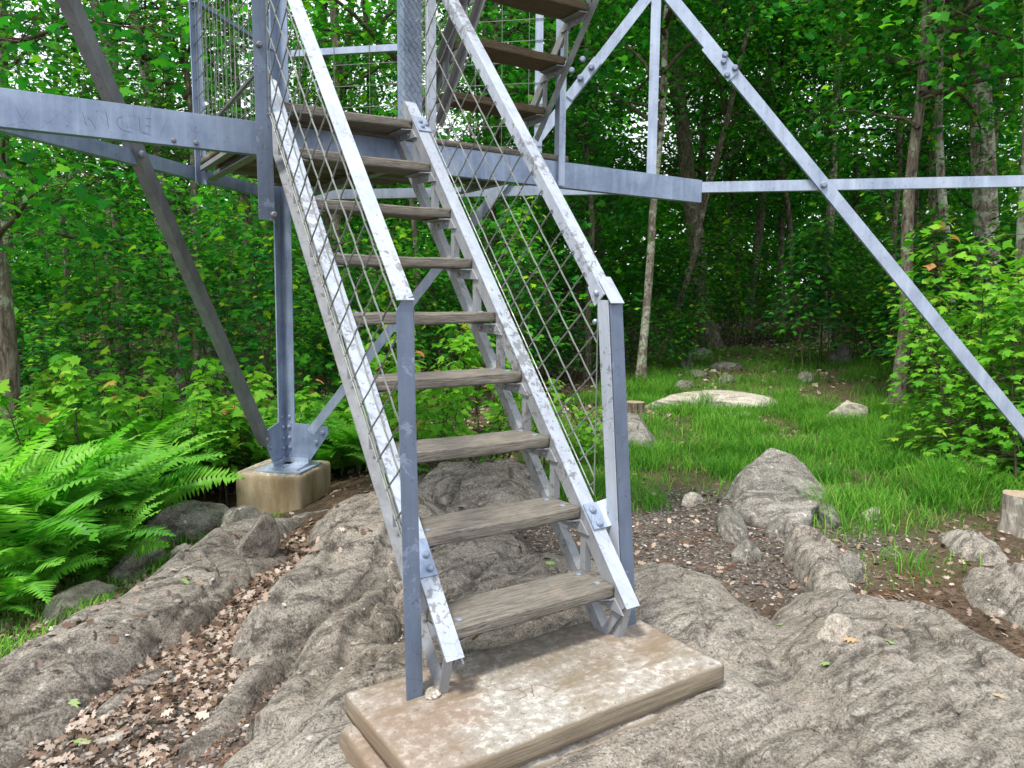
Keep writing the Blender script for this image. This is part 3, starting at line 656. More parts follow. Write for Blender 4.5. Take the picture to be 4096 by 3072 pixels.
# handrails
def rail(x, y0, z0, y1, sx, mat):
    m = MB(); p0 = Vector((x, y0, z0)); p1 = Vector((x, y1, z0+(y1-y0)*RISE/RUN)); m.angle(p0, p1, X1*sx, -nS, .06, .052, .006)
    r = spart(m, 'handrail', mat, .0008); return r
rr_ = rail(.785, .20, 1.10, 2.4, 1, M_STEEL_W); rl_ = rail(-.092, .083, 1.073, 2.4, -1, M_STEEL_W)
m = MB(); p0 = Vector((.779, .185, 1.098)); m.plate([p0, p0+dS*.085, p0+dS*.085-nS*.06, p0-nS*.075+dS*.0], (-1, 0, 0), .006)
m.sweep([(0, 0), (.068, 0), (.068, .004), (0, .004)], p0-dS*.05+nS*.003, p0+dS*.085+nS*.003, X1, nS)
m.build('rail_bracket', M_STEEL_W, rr_)
# newel posts
m = MB(); zt = 1.035; bl, tl = Vector((-.160, .018, PZ)), Vector((-.152, .088, zt))
m.sweep([(0, 0), (.058, 0), (.058, .055), (.051, .055), (.051, .007), (0, .007)], bl, tl, X1, (0, 1, 0)); nl = spart(m, 'newel_post', M_STEEL_B, .001)
m = MB(); m.plate([tl, tl+X1*.058, tl+X1*.058+Z1*.05, tl+X1*.022+Z1*.04], (0, 1, 0), .007); m.build('chamfered_top', M_STEEL_B, nl)
m = MB(); ct = Vector((.785, .165, 1.075)); cb = Vector((.800, .050, PZ))
m.angle(cb, ct, X1, (0, 1, 0), .066, .006, .006); nr_ = spart(m, 'newel_post', M_STEEL_B, .0008)
m = MB(); m.angle(cb+Vector((-.006, .0, 0)), ct+Vector((-.006, 0, 0)), (0, 1, 0), (-1, 0, 0), .06, .005, .005); sd2 = m.build('newel_side', M_STEEL_W, nr_)
m = MB(); m.bolt((.776, .235, .99), (-1, 0, 0), .011, .012); m.bolt(p0+dS*.03-nS*.03-X1*.006, (-1, 0, 0), .013, .014); m.split_bolts(nr_, M_BOLT)
m = MB(); c = on(.175, TWD+.004, -.016)                      # bent clip joining the right stringer to its newel
m.sweep([(0, 0), (.07, 0), (.125, .03), (.125, .036), (.07, .006), (0, .006)], c-dS*.05, c+dS*.06, X1, nS)
m.build('bent_clip', M_STEEL_L, SKIN[0]); m = MB(); m.bolt(c+X1*.03+nS*.006+dS*.03, nS, .016, .014); m.bolt(c+X1*.035+nS*.006-dS*.03, nS, .016, .014); m.bolt(c+X1*.10+nS*.022, nS+X1*-.4, .017, .018)
m.split_bolts(SKIN[0], M_BOLT)
m = MB(); c = on(.165, -.002, -.014); m.sweep([(0, 0), (-.066, 0), (-.066, .006), (0, .006)][::-1], c-dS*.075, c+dS*.06, X1, nS); m.build('bent_clip', M_STEEL, SKIN[1])
m = MB(); m.bolt(c-X1*.022+nS*.006+dS*.0, nS, .013, .012); m.bolt(c-X1*.022+nS*.006-dS*.05, nS, .013, .012); m.split_bolts(SKIN[1], M_BOLT)
m = MB(); c = on(1.68, TWD+.004, -.014); m.sweep([(0, 0), (.075, 0), (.075, .006), (0, .006)], c-dS*.05, c+dS*.06, X1, nS)
m.build('bent_clip', M_STEEL_L, SKIN[0]); m = MB()
for q, w_ in ((.03, -.02), (.03, .02), (.06, .0)): m.bolt(c+X1*q+nS*.006+dS*w_, nS, .012, .012)
m.split_bolts(SKIN[0], M_BOLT)
# woven wire: one family along the pitch, one square to it, cut to the panel
def wire_panel(x, rail_y, rail_z, ys, off, ylo, yhi):
    tanp = RISE/RUN; cl = rail_z-rail_y*tanp-.05            # rail line z = y*tanp + cl ; stringer line z = y*tanp + .01
    m = MB(); H = cl*dS.y; q = .117; k0 = off
    H = (cl)*dS.y
    w = k0
    while w < H:                                            # along the pitch
        base = w/dS.y
        p0 = Vector((x, ylo, ylo*tanp+base)); p1 = Vector((x, yhi, yhi*tanp+base))
        n_ = max(2, int((p1-p0).length/q*2)); pts = [p0.lerp(p1, i/n_)+X1*(.0012*(1 if i % 2 else -1)) for i in range(n_+1)]; m.tube(pts, .0036, 6); w += q
    u = ys
    for i in range(40):                                     # square to the pitch
        c0 = Vector((x, 0, 0))+dS*(u+i*q); P0 = c0+nS*.01*dS.y; P1 = c0+nS*H
        t0, t1 = 0., 1.
        lo = P0.y; hi = P1.y                                # y decreases upwards
        if P1.y > yhi or P0.y < ylo: continue
        if P0.y > yhi: t0 = (P0.y-yhi)/(P0.y-P1.y)
        if P1.y < ylo: t1 = (P0.y-ylo)/(P0.y-P1.y)
        a_, b_ = P0.lerp(P1, t0), P0.lerp(P1, t1)
        if (b_-a_).length < .02: continue
        n_ = max(2, int((b_-a_).length/q*2)); m.tube([a_.lerp(b_, j/n_)-X1*(.0012*(1 if j % 2 else -1)) for j in range(n_+1)], .0036, 6)
    m.tube([(x, ylo, ylo*tanp+.02), (x, ylo, ylo*tanp+cl)], .003, 5); m.tube([(x, yhi, yhi*tanp+.02), (x, yhi, yhi*tanp+cl)], .003, 5)
    m.tube([(x, ylo, ylo*tanp+.02), (x, yhi, yhi*tanp+.02)], .003, 5)
    spart(m, 'wire_panel', M_WIRE)
wire_panel(.778, .20, 1.10, .055, .062, .225, 1.70); wire_panel(-.088, .083, 1.073, .05, .03, .10, 1.62)

# ------------------------------------------------------------------ rocks as things
def boulder(name, loc, size, rz, seed, mat, label, cat='rock', cuts=7, group=None, sub=5, pk=1.0):
    import bmesh
    bm = bmesh.new(); bmesh.ops.create_icosphere(bm, subdivisions=sub, radius=1)
    P = np.array([v.co[:] for v in bm.verts]); F = np.array([[v.index for v in f.verts] for f in bm.faces]); bm.free()
    r = np.random.RandomState(seed)
    for _ in range(cuts):
        n = r.normal(size=3); n[2] = abs(n[2])*.8; n /= np.linalg.norm(n); dd = r.uniform(.5, .8)
        h = P@n; ov = h > dd; P[ov] -= (h[ov]-dd)[:, None]*n*1.0
    if pk != 1: P[:, :2] *= (1-np.clip(P[:, 2:3]+.2, 0, 1.2)*(1-1/pk))
    nn = P/np.linalg.norm(P, axis=1, keepdims=True)
    P += nn*(.10*fbm(P[:, 0]*2+P[:, 2]*1.5, P[:, 1]*2-P[:, 2], seed, 5)+.05*fbm(P[:, 0]*7+P[:, 2]*5, P[:, 1]*7-P[:, 2]*4, seed+4, 4))[:, None]
    P *= np.array(size)
    me = np_mesh(name, P, F); o = link_mesh(name, me, mat, smooth=True); o.location = loc; o.rotation_euler = (0, 0, rz)
    tag(o, label, cat, group); return o
def G(x, y): return top(x, y)
boulder('boulder', (4.05, 1.72, G(4.05, 1.72)+.06), (.50, .38, .43), -.55, 5, M_ROCK2, 'pyramid shaped lichen covered boulder rising from the grass', 'boulder', pk=1.9)
boulder('boulder', (3.55, 1.38, G(3.55, 1.38)+.05), (.36, .24, .23), -.5, 9, M_ROCK2, 'dark angular boulder leaning at the foot of the pyramid shaped boulder', 'boulder', 9)
boulder('rock', (3.25, 1.15, G(3.25, 1.15)+.03), (.14, .12, .13), .5, 12, M_ROCK2, 'small pointed grey rock in front of the dark angular boulder')
boulder('rock', (3.86, 1.22, G(3.86, 1.22)+.03), (.30, .10, .11), .86, 14, M_ROCK2, 'long broken rock slab sloping down the right side of the boulders')
boulder('rock', (3.05, 1.40, G(3.05, 1.40)+.02), (.42, .11, .14), .80, 17, M_ROCK2, 'long curved rock running out from the boulders over the gravel', cuts=4)
boulder('rock', (2.70, .97, G(2.70, .97)+.02), (.15, .12, .10), .4, 19, M_ROCK2, 'short blunt rock at the gravel end of the long curved rock')
boulder('rock', (3.35, 2.05, G(3.35, 2.05)+.01), (.16, .10, .08), .2, 23, M_ROCK3, 'low pale rock at the edge of the gravel and grass')
boulder('boulder', (4.45, 4.10, G(4.45, 4.1)+.08), (.50, .34, .30), -.4, 27, M_ROCK2, 'rounded pale grey boulder behind the right newel post', 'boulder', 4)
boulder('rock', (7.30, 5.55, G(7.3, 5.5)+.02), (1.15, .50, .20), -.55, 33, M_ROCK3, 'broad flat white rock shelf in the grass before the trees', cuts=5)
boulder('rock', (7.60, 3.45, G(7.6, 3.45)+.08), (.33, .20, .19), -.6, 35, M_ROCK3, 'pale blocky rock with a notched top standing in the grass')
boulder('rock', (8.1, 1.95, G(8.1, 1.95)+.03), (.36, .16, .12), -.5, 38, M_ROCK3, 'flat pale rock beside the leafy bush at right')
boulder('rock', (13.1, 7.1, G(13.1, 7.1)+.10), (.42, .30, .30), 0, 41, M_ROCK2, 'grey pointed rock at the far edge of the clearing')
boulder('rock', (10.4, 6.0, G(10.4, 6.0)+.06), (.22, .15, .17), .3, 43, M_ROCK2, 'small upright grey rock beyond the flat shelf')
boulder('rock', (6.9, 4.55, G(6.9, 4.5)+.02), (.28, .12, .07), -.4, 47, M_ROCK3, 'narrow low rock in bare leaves right of the flat shelf')
for i, (x, y, sx, sy, sz, lb) in enumerate(((11.6, 9.6, .34, .25, .20, 'mossy grey rock against the foot of the twin trunk oak'), (10.6, 9.0, .30, .2, .14, 'stepped grey rock just in front of the mossy rock at the oak'), (9.9, 8.1, .32, .2, .12, 'low broken rock in the leaves in front of the oak'), (11.0, 8.3, .36, .2, .12, 'wide cracked rock to the right of the oak roots'), (9.5, 7.0, .26, .2, .14, 'small rounded rock on the slope below the oak'), (8.6, 7.1, .3, .2, .12, 'small flat rock near the slim lichened tree'))):
    boulder('rock', (x, y, G(x, y)+sz*.2), (sx, sy, sz), i*.7, 60+i, M_ROCK2, lb)
boulder('rock', (.02, 2.52, G(.02, 2.52)+.06), (.22, .11, .20), .85, 71, M_ROCK, 'upright wedge of grey rock among the dead leaves', cuts=6)
boulder('rock', (-.55, 3.35, G(-.55, 3.35)+.05), (.26, .16, .15), .9, 73, M_ROCK2, 'dark mossy rock at the front edge of the ferns')
boulder('rock', (-.28, 3.2, G(-.28, 3.2)+.03), (.18, .12, .13), .9, 74, M_ROCK2, 'small split rock beside the dark mossy rock')
boulder('rock', (-.95, 2.85, G(-.95, 2.85)+.01), (.36, .12, .10), .75, 75, M_ROCK3, 'long pale rock lying in the grass at left')
boulder('rock', (-1.45, 3.0, G(-1.45, 3.0)), (.20, .10, .06), .1, 76, M_ROCK3, 'thin flat pale stone in the grass at far left')
boulder('rock', (-.1, 4.0, G(-.1, 4.0)+.08), (.34, .22, .20), .3, 77, M_ROCK2, 'round shouldered rock between the ferns and the footing', cuts=5)
boulder('rock', (.25, 3.75, G(.25, 3.75)+.06), (.22, .15, .18), .9, 78, M_ROCK2, 'squarish rock against the left corner of the footing')
boulder('rock', (1.72, -.28, G(1.72, -.28)+.01), (.12, .08, .07), .4, 80, M_ROCK3, 'pale loose stone block lying on the bedrock right of the pad', cuts=9)
boulder('rock', (-.95, .88, G(-.95, .88)+.01), (.085, .035, .03), .3, 81, M_ROCK3, 'oblong pale stone lying on the gravel at lower left', cuts=5, sub=4)
boulder('rock', (-.36, 1.06, G(-.36, 1.06)+.01), (.05, .035, .03), .3, 82, M_ROCK3, 'small tan stone in the crack left of the pad', sub=4)
boulder('rock', (-.075, .0, PZ+.012), (.035, .025, .018), .3, 83, M_ROCK3, 'pale stone chip on the pad by the left newel post', sub=4)
boulder('rock', (2.9, .38, G(2.9, .38)+.02), (.14, .09, .12), 1.0, 84, M_ROCK2, 'small upright broken rock in the gravel beyond the bedrock')
boulder('rock', (4.15, 1.0, G(4.15, 1.0)+.02), (.13, .09, .07), .2, 85, M_ROCK3, 'small pale rock in grass right of the boulders')

# stumps
M_STUMP = bark('weathered_grey_stump', (.16, .145, .12), (.36, .335, .29), (.5, .49, .42), .5)
def stump(x, y, r, h, label, mat=M_STUMP):
    z0 = G(x, y)-.03; t = empty('tree_stump', (x, y, z0)); tag(t, label, 'tree stump'); n = 40
    V = []; F = []
    for k, (zz, rr_) in enumerate(((0, 1.18), (.12, 1.06), (.4, 1.0), (.75, .98), (1, .99))):
        for i in range(n):
            a_ = 2*math.pi*i/n; q = r*rr_*(1+.05*math.sin(5*a_+1)+.03*math.sin(11*a_)+(.1*math.cos(3*a_) if k == 0 else 0)); V.append((q*math.cos(a_), q*math.sin(a_), zz*h))
    for k in range(4):
        for i in range(n): F.append((k*n+i, k*n+(i+1) % n, (k+1)*n+(i+1) % n, (k+1)*n+i))
    m = MB(); m.add(V, F); m.build('bark', mat, t, True)
    m = MB(); m.add(V[-n:], [tuple(range(n))]); m.build('cut_face', M_CUT, t)
stump(4.62, .22, .115, .30, 'cut grey tree stump at the right edge in front of the grass')
stump(5.75, 5.35, .13, .24, 'low cut stump behind the rounded grey boulder', M_BARK)

# ------------------------------------------------------------------ leaf building
def leaf_shape(kind):
    if kind == 'maple':
        half = [(.0, 0), (.10, .02), (.30, .02), (.22, .17), (.48, .30), (.30, .40), (.34, .52), (.14, .50), (.17, .68), (0, .98)]
        P = [(x, y) for x, y in half]+[(-x, y) for x, y in half[-2:0:-1]]
    elif kind == 'oak':
        half = [(0, 0), (.10, .12), (.26, .20), (.12, .34), (.36, .46), (.15, .58), (.30, .76), (.10, .80), (0, 1.0)]
        P = [(x, y) for x, y in half]+[(-x, y) for x, y in half[-2:0:-1]]
    elif kind == 'simple':
        P = [(0, 0), (.30, .22), (.46, .40), (.16, .62), (0, 1), (-.16, .62), (-.46, .40), (-.30, .22)]
    else:
        P = [(0, 0), (.34, .38), (0, 1), (-.34, .38)]
    P = np.array(P); return np.column_stack([P[:, 0], P[:, 1], -.55*P[:, 0]**2-.30*(P[:, 1]-.4)**2])
def scatter_leaves(name, pos, nrm, size, kind, rs, tone=None):
    """pos (n,3), nrm (n,3) leaf normals, size (n,)"""
    T = leaf_shape(kind); n = len(pos); k = len(T)
    nrm = nrm/np.linalg.norm(nrm, axis=1, keepdims=True)
    r = rs.normal(size=(n, 3)); y = r-nrm*(r*nrm).sum(1, keepdims=True); y /= np.linalg.norm(y, axis=1, keepdims=True); x = np.cross(y, nrm)
    V = pos[:, None, :]+size[:, None, None]*(x[:, None, :]*T[None, :, 0:1]+y[:, None, :]*(T[None, :, 1:2]-.4)+nrm[:, None, :]*T[None, :, 2:3])
    F = np.arange(n*k).reshape(n, k); me = np_mesh(name, V.reshape(-1, 3), F)
    face_attr(me, 'tone', rs.uniform(0, 1, n) if tone is None else tone); return me
def tubes_mesh(name, lst, seg=6):
    m = MB()
    for pts, rad in lst: m.tube(pts, rad, seg, cap=False)
    me = bpy.data.meshes.new(name); me.from_pydata(m.v, [], m.f); me.update(); me.polygons.foreach_set('use_smooth', [True]*len(me.polygons)); return me
def crown(seed, h0, h1, rad, nlimb, per, size, kind, spray=.42):
    """limbs leaving a trunk on the z axis, each carrying flat sprays of leaves"""
    rs = np.random.RandomState(seed); limbs = []; pos = []; nr = []; tn = []
    for i in range(nlimb):
        z0 = h0+(h1-h0)*(i+rs.rand())/nlimb; az = rs.rand()*6.283; f = (z0-h0)/(h1-h0)
        L = rad*(1-.45*f**2)*(.55+.6*rs.rand()); el = rs.uniform(.05, .75)
        p = np.array([0, 0, z0]); d = np.array([math.cos(az)*math.cos(el), math.sin(az)*math.cos(el), math.sin(el)]); pts = [p.copy()]; ns = 7
        for k in range(ns):
            d = d+rs.normal(size=3)*.16+np.array([0, 0, -.03]); d /= np.linalg.norm(d); p = p+d*L/ns; pts.append(p.copy())
        limbs.append((pts, [max(.005, .016*L*(1-k/(ns+.6))) for k in range(ns+1)]))
        for k in range(2, ns+1):
            for _ in range(2 if k < ns else 3):
                c = pts[k]+rs.normal(size=3)*np.array([.35, .35, .16])*(.4+.12*L); limbs.append(([pts[k], (pts[k]+c)/2+rs.normal(size=3)*.04, c], [.008, .006, .003]))
                n = int(per*(.6+.8*rs.rand())*(1-.55*f)); sp = spray*(.7+.6*rs.rand())
                q = rs.normal(size=(n, 3))*np.array([sp, sp, sp*.28]); tilt = rs.normal(size=3)*.25; q[:, 2] += q[:, 0]*tilt[0]+q[:, 1]*tilt[1]-.18*(q[:, 0]**2+q[:, 1]**2)
                pos.append(c+q); nn = rs.normal(size=(n, 3))*.45+np.array([tilt[0]*-1, tilt[1]*-1, 1]); nr.append(nn); t0 = rs.uniform(.1, .9); tn.append(np.clip(t0*.45+.55*rs.rand(n), 0, 1))
    pos = np.concatenate(pos); nr = np.concatenate(nr); tn = np.concatenate(tn)
    lm = scatter_leaves('crown', pos, nr, size*rs.uniform(.65, 1.25, len(pos)), kind, rs, tn)
    return lm, tubes_mesh('branches', limbs, 5)
def trunk_mesh(seed, r0, h, lean, fork=None, wob=.05, seg=12):
    rs = np.random.RandomState(seed); n = 16; pts = []; rad = []; o = rs.normal(size=2)*0; ph = rs.rand(4)*6
    for k in range(n+1):
        f = k/n; z = f*h-.15
        x = lean[0]*z+wob*math.sin(z*.9+ph[0])+wob*.5*math.sin(z*2.1+ph[1]); y = lean[1]*z+wob*math.sin(z*.8+ph[2])+wob*.5*math.sin(z*1.9+ph[3])
        x0 = wob*math.sin(ph[0])+wob*.5*math.sin(ph[1]); y0 = wob*math.sin(ph[2])+wob*.5*math.sin(ph[3])
        pts.append((x-x0, y-y0, z)); rad.append(r0*(1-.62*f)*(1+.55*math.exp(-max(z, 0)/.22)))
    L = [(pts, rad)]
    if fork:
        zf, dx, dy, k = fork; i = min(range(n+1), key=lambda q: abs(pts[q][2]-zf)); b = Vector(pts[i]); q = []
        for j in range(9): f = j/8; q.append(b+Vector((dx*f**.8, dy*f**.8, (h-zf)*.9*f)))
        L.append((q, [rad[i]*k*(1-.6*j/8) for j in range(9)]))
    return tubes_mesh('trunk', L, seg)

CROWNS = [crown(200+i, a, b, r, n, p, s, 'simple', sp) for i, (a, b, r, n, p, s, sp) in enumerate([
    (2.2, 13, 3.2, 34, 24, .125, .42), (3.2, 14, 3.0, 30, 26, .12, .45), (1.4, 10, 2.4, 30, 22, .12, .38), (4.5, 15, 3.6, 32, 26, .13, .48), (1.0, 8, 2.0, 28, 20, .115, .34)])]
for me, br in CROWNS: me.materials.append(M_LEAF); br.materials.append(M_STEM)
NEAR = crown(260, 1.2, 9, 2.9, 34, 20, .12, 'maple', .42); NEAR[0].materials.append(M_LEAF); NEAR[1].materials.append(M_STEM); CROWNS.append(NEAR)
THIN = crown(270, 2.0, 13, 2.6, 17, 13, .125, 'simple', .45); THIN[0].materials.append(M_LEAF); THIN[1].materials.append(M_STEM); CROWNS.append(THIN)
def plant_tree(x, y, r0, h, lean, ci, mat, label, group=None, name='tree', fork=None, seed=0, cs=1.0, rz=None, crown_on=True, lift=0):
    z = G(x, y); t = empty(name, (x, y, z)); tag(t, label, 'tree', group)
    tm = trunk_mesh(seed, r0, h, lean, fork); link_mesh('trunk', tm, mat, t)
    if crown_on:
        c, b = CROWNS[ci]; rz = random.uniform(0, 6.28) if rz is None else rz
        for nm, me in (('crown', c), ('branches', b)):
            o = bpy.data.objects.new(nm, me); COL.objects.link(o); o.parent = t
            o.rotation_euler = (0, 0, rz); o.scale = (cs, cs, cs)
            zc = 6; o.location = (lean[0]*zc*.9, lean[1]*zc*.9, lift)
    return t
MAIN = [
 ('twin', 14.94, 12.27, 0.27, -0.141, 0.093, 3, M_BARK, 'thick furrowed oak that forks into two stems behind the hanging tower strut', (3.3, -.9, .6, .8)),
 ('a', 8.42, 8.09, 0.080, 0.039, -0.026, 3, M_BARK_L, 'slim crooked pale barked tree just right of the right newel post', None),
 ('b', 17.07, 10.22, 0.135, -0.002, 0.002, 3, M_BARK_L, 'straight slim tree with a small red paint blaze', None),
 ('c', 18.68, 9.37, 0.109, -0.004, 0.003, 3, M_BARK, 'straight dark tree left of the leafy bush at the right', None),
 ('d', 11.52, 3.62, 0.20, -0.10, 0.066, 3, M_BARK_L, 'big lichen spotted tree forking high above the long bare tower brace', (3.9, -.7, .5, .8)),
 ('e', 8.03, 1.64, 0.110, -0.05, 0.03, 3, M_BARK_L, 'patchy pale and dark barked tree at the right edge', None),
 ('f', 13.00, 4.98, 0.115, -0.11, 0.07, 3, M_BARK, 'grey tree directly left of the big lichen spotted tree', None),
 ('g', 10.59, 3.56, 0.068, -0.10, 0.06, 3, M_BARK_L, 'thin knotted lichened tree in front of the big lichen spotted tree', None),
 ('h', 11.64, 10.69, 0.089, 0.180, -0.120, 3, M_BARK, 'dark tree leaning right in front of the forked oak', None),
 ('i', 17.95, 11.72, 0.095, -0.124, 0.082, 3, M_BARK, 'slender tree leaning left beside the blazed tree', None),
 ('j', 21.67, 12.17, 0.098, -0.05, 0.03, 1, M_BARK, 'slender dark tree right of the blazed tree', None),
 ('k', 18.36, 13.82, 0.160, 0.031, -0.020, 3, M_BARK, 'dark upright tree between the forked oak and the blazed tree', None),
 ('l', -1.18, 13.03, 0.20, 0.013, -0.009, 1, M_BARK_L, 'thick lichened tree at the left edge above the ferns', None),
 ('m', 1.24, 11.65, 0.096, -0.074, 0.049, 6, M_BARK_L, 'grey spotted tree behind the dark left tower brace', None),
 ('n', 1.99, 12.07, 0.113, -0.25, 0.16, 6, M_BARK_L, 'spotted tree leaning left across behind the dark tower brace', None),
 ('o', 1.05, 18.62, 0.105, 0.027, -0.018, 6, M_BARK, 'thin dark tree far behind the left ferns', None),
 ('p', 3.24, 15.22, 0.107, -0.018, 0.012, 6, M_BARK, 'dark straight tree just left of the tower leg', None),
 ('q', 3.96, 16.29, 0.085, -0.004, 0.002, 6, M_BARK, 'thin dark tree touching the tower leg in view', None),
 ('r', 5.66, 16.21, 0.190, -0.02, 0.0, 1, M_BARK, 'thick dark tree seen through the left wire panel', (4.0, .8, -.5, .7)),
 ('s', 6.31, 15.04, 0.098, -0.023, 0.016, 6, M_BARK, 'narrow dark tree between the wire panel and left newel', None),
 ('t', 0.01, 20.94, 0.086, 0.018, -0.012, 6, M_BARK, 'thin tree far back near the left edge', None),
 ('u', 9.96, 15.83, 0.140, -0.020, 0.013, 0, M_BARK, 'dark tree seen through the right wire panel', None),
 ('v', 11.98, 15.86, 0.126, 0.05, -0.03, 0, M_BARK, 'dark tree behind the lower right wire panel leaning right', None),
 ('w', 13.59, 16.21, 0.117, -0.099, 0.066, 2, M_BARK, 'dark tree behind the right handrail leaning left', None),
 ('x', 6.19, 19.92, 0.112, 0.002, -0.001, 6, M_BARK, 'distant tree right of the tower leg', None),
 ('y', 21.23, 10.04, 0.134, -0.042, 0.028, 3, M_BARK, 'distant dark tree left of the grey tree pair', None),
 ('z', 9.04, 19.74, 0.135, -0.070, 0.046, 1, M_BARK, 'distant tree seen above the third highest tread', None),
 ('aa', 14.82, 16.22, 0.144, -0.093, 0.062, 0, M_BARK, 'distant tree above the end of the landing beam', None)]
for i, (nm, x, y, r, lx, ly, ci, mt, lb, fk) in enumerate(MAIN):
    t = plant_tree(x, y, r, 13, (lx, ly), ci, mt, lb, seed=300+i, fork=fk, name='oak_tree' if nm == 'twin' else 'tree', cs=.95)
    if nm == 'b':
        P, F = rounded_box(.11, .03, .11, .012, .02); bo = link_mesh('paint_blaze', np_mesh('paint_blaze', P, F), M_RED, t); v = (Vector(CAM)-t.location); v.z = 0; v.normalize()
        bo.location = v*(r-.005)+Vector((0, 0, 1.35)); bo.rotation_euler = (0, 0, math.atan2(v.y, v.x)+math.pi/2)
rs = np.random.RandomState(11); placed = [(q[1], q[2]) for q in MAIN]
def view_pt(az, D): a = math.atan2(CF.x, CF.y)+az; return CAM[0]+D*math.sin(a), CAM[1]+D*math.cos(a)
cnt = 0; tries = 0
while cnt < 46 and tries < 4000:
    tries += 1; az = rs.uniform(-.80, .80); D = rs.uniform(12.5, 42)**1.0; x, y = view_pt(az, D)
    if D < 23.5 and -.12 < az < .5: continue
    if min(math.hypot(x-a, y-b) for a, b in placed) < 1.7: continue
    placed.append((x, y)); big = rs.rand()
    far = D > 26
    plant_tree(x, y, .05+.12*big**1.5, 13+3*rs.rand(), (rs.normal()*.05, rs.normal()*.05), (6 if az < -.02 and rs.rand() < .75 else int(rs.choice([0, 1, 2, 3, 0, 1]))), M_BARK,
               'dark tree standing deep in the woods, one of many alike' if far else 'dark stemmed tree in the middle depth of the woods, one of several alike', 'far woodland trees' if far else 'middle depth woodland trees', seed=500+cnt, cs=rs.uniform(.85, 1.15)); cnt += 1

# near trees whose low boughs hang into the picture
plant_tree(*view_pt(-.60, 8.6), .10, 10, (0, 0), 5, M_BARK, 'young maple whose low leafy boughs fill the upper left corner', name='maple_tree', seed=901, cs=1.0, lift=.9)
plant_tree(*view_pt(.475, 11.2), .09, 10, (.02, 0), 5, M_BARK, 'maple with layered boughs hanging over the clearing at upper right', name='maple_tree', seed=902, cs=.9, lift=2.6)
plant_tree(*view_pt(.62, 9.2), .09, 10, (.02, 0), 5, M_BARK, 'maple spreading over the top right corner', name='maple_tree', seed=903, cs=.85, lift=2.9)
plant_tree(*view_pt(-.02, 13.5), .08, 10, (.0, .02), 5, M_BARK, 'maple with dense boughs behind the upper stair flight', name='maple_tree', seed=904, cs=1.05, lift=.6)
plant_tree(*view_pt(.10, 15.0), .07, 10, (.0, .02), 5, M_BARK, 'maple with pale layered leaves right of the upper stairs', name='maple_tree', seed=905, cs=1.0, lift=1.6)
plant_tree(*view_pt(-.40, 13.5), .07, 10, (.0, .02), 5, M_BARK, 'maple filling the gap between the dark brace and the left edge', name='maple_tree', seed=906, cs=.8, lift=.2)

# ------------------------------------------------------------------ understory saplings and shrubs
def sapling(seed, h, nst, leaves, size, spread, kind='maple', lo=.22):
    rs = np.random.RandomState(seed); tubes = []; pos = []; nr = []; tn = []
    for s_ in range(nst):
        b = rs.normal(size=2)*spread*.35; hh = h*rs.uniform(.6, 1.05); ln = rs.normal(size=2)*.16*hh
        pts = [np.array([b[0]+ln[0]*f+.03*math.sin(f*5+s_), b[1]+ln[1]*f, hh*f]) for f in np.linspace(0, 1, 7)]; tubes.append((pts, [.011*(1-.75*f) for f in np.linspace(0, 1, 7)]))
        for j in range(leaves//nst):
            f = rs.uniform(lo, 1)**.8; k = f*6; i0 = min(5, int(k)); c = pts[i0]*(1-(k-i0))+pts[i0+1]*(k-i0)
            az = rs.rand()*6.283; rr_ = spread*(1.05-.75*f)*rs.uniform(.25, 1); q = c+np.array([math.cos(az)*rr_, math.sin(az)*rr_, rs.normal()*.05+.05-.15*rr_])
            pos.append(q); nr.append(np.array([math.cos(az)*.45, math.sin(az)*.45, 1])+rs.normal(size=3)*.28); tn.append(min(1, max(0, rs.rand()*.75+.3*f*rs.rand())) if rs.rand() > .05*f else .999)
            if j % 4 == 0: tubes.append(([c, (c+q)/2+np.array([0, 0, .02]), q], [.003, .0025, .0015]))
    me = scatter_leaves('foliage', np.array(pos), np.array(nr), size*rs.uniform(.6, 1.2, len(pos)), kind, rs, tn); return me, tubes_mesh('stems', tubes, 4)
SAP = [sapling(400+i, *a) for i, a in enumerate([(1.15, 3, 190, .12, .34), (.85, 3, 170, .115, .36), (1.5, 4, 300, .12, .45)])]
for a_, b_ in SAP: a_.materials.append(M_LEAF_B); b_.materials.append(M_STEM)
BUSH = [sapling(420+i, *a) for i, a in enumerate([(2.6, 7, 1500, .105, .85), (1.7, 6, 900, .10, .75), (3.2, 7, 1700, .11, .9)])]
for a_, b_ in BUSH: a_.materials.append(M_LEAF); b_.materials.append(M_STEM)
BB = []
for i, sd_ in enumerate((431, 433)):
    a_, b_ = sapling(sd_, 2.1, 9, 1900, .10, .78, 'simple' if i else 'maple', .04); a_.materials.append(M_LEAF_B); b_.materials.append(M_STEM); BB.append((a_, b_))
def put(name, pair, x, y, s, label, cat, group=None, dz=0, names=('foliage', 'stems')):
    t = empty(name, (x, y, G(x, y)+dz), random.uniform(0, 6.28)); tag(t, label, cat, group)
    for nm, me in zip(names, pair):
        o = bpy.data.objects.new(nm, me); COL.objects.link(o); o.parent = t; o.scale = (s, s, s)
    return t
from math import radians
def pxp(xs, D):                                       # point at horizontal distance D under photo column xs (0..1)
    return view_pt(math.atan((xs-.5)*4096/3011.8), D)
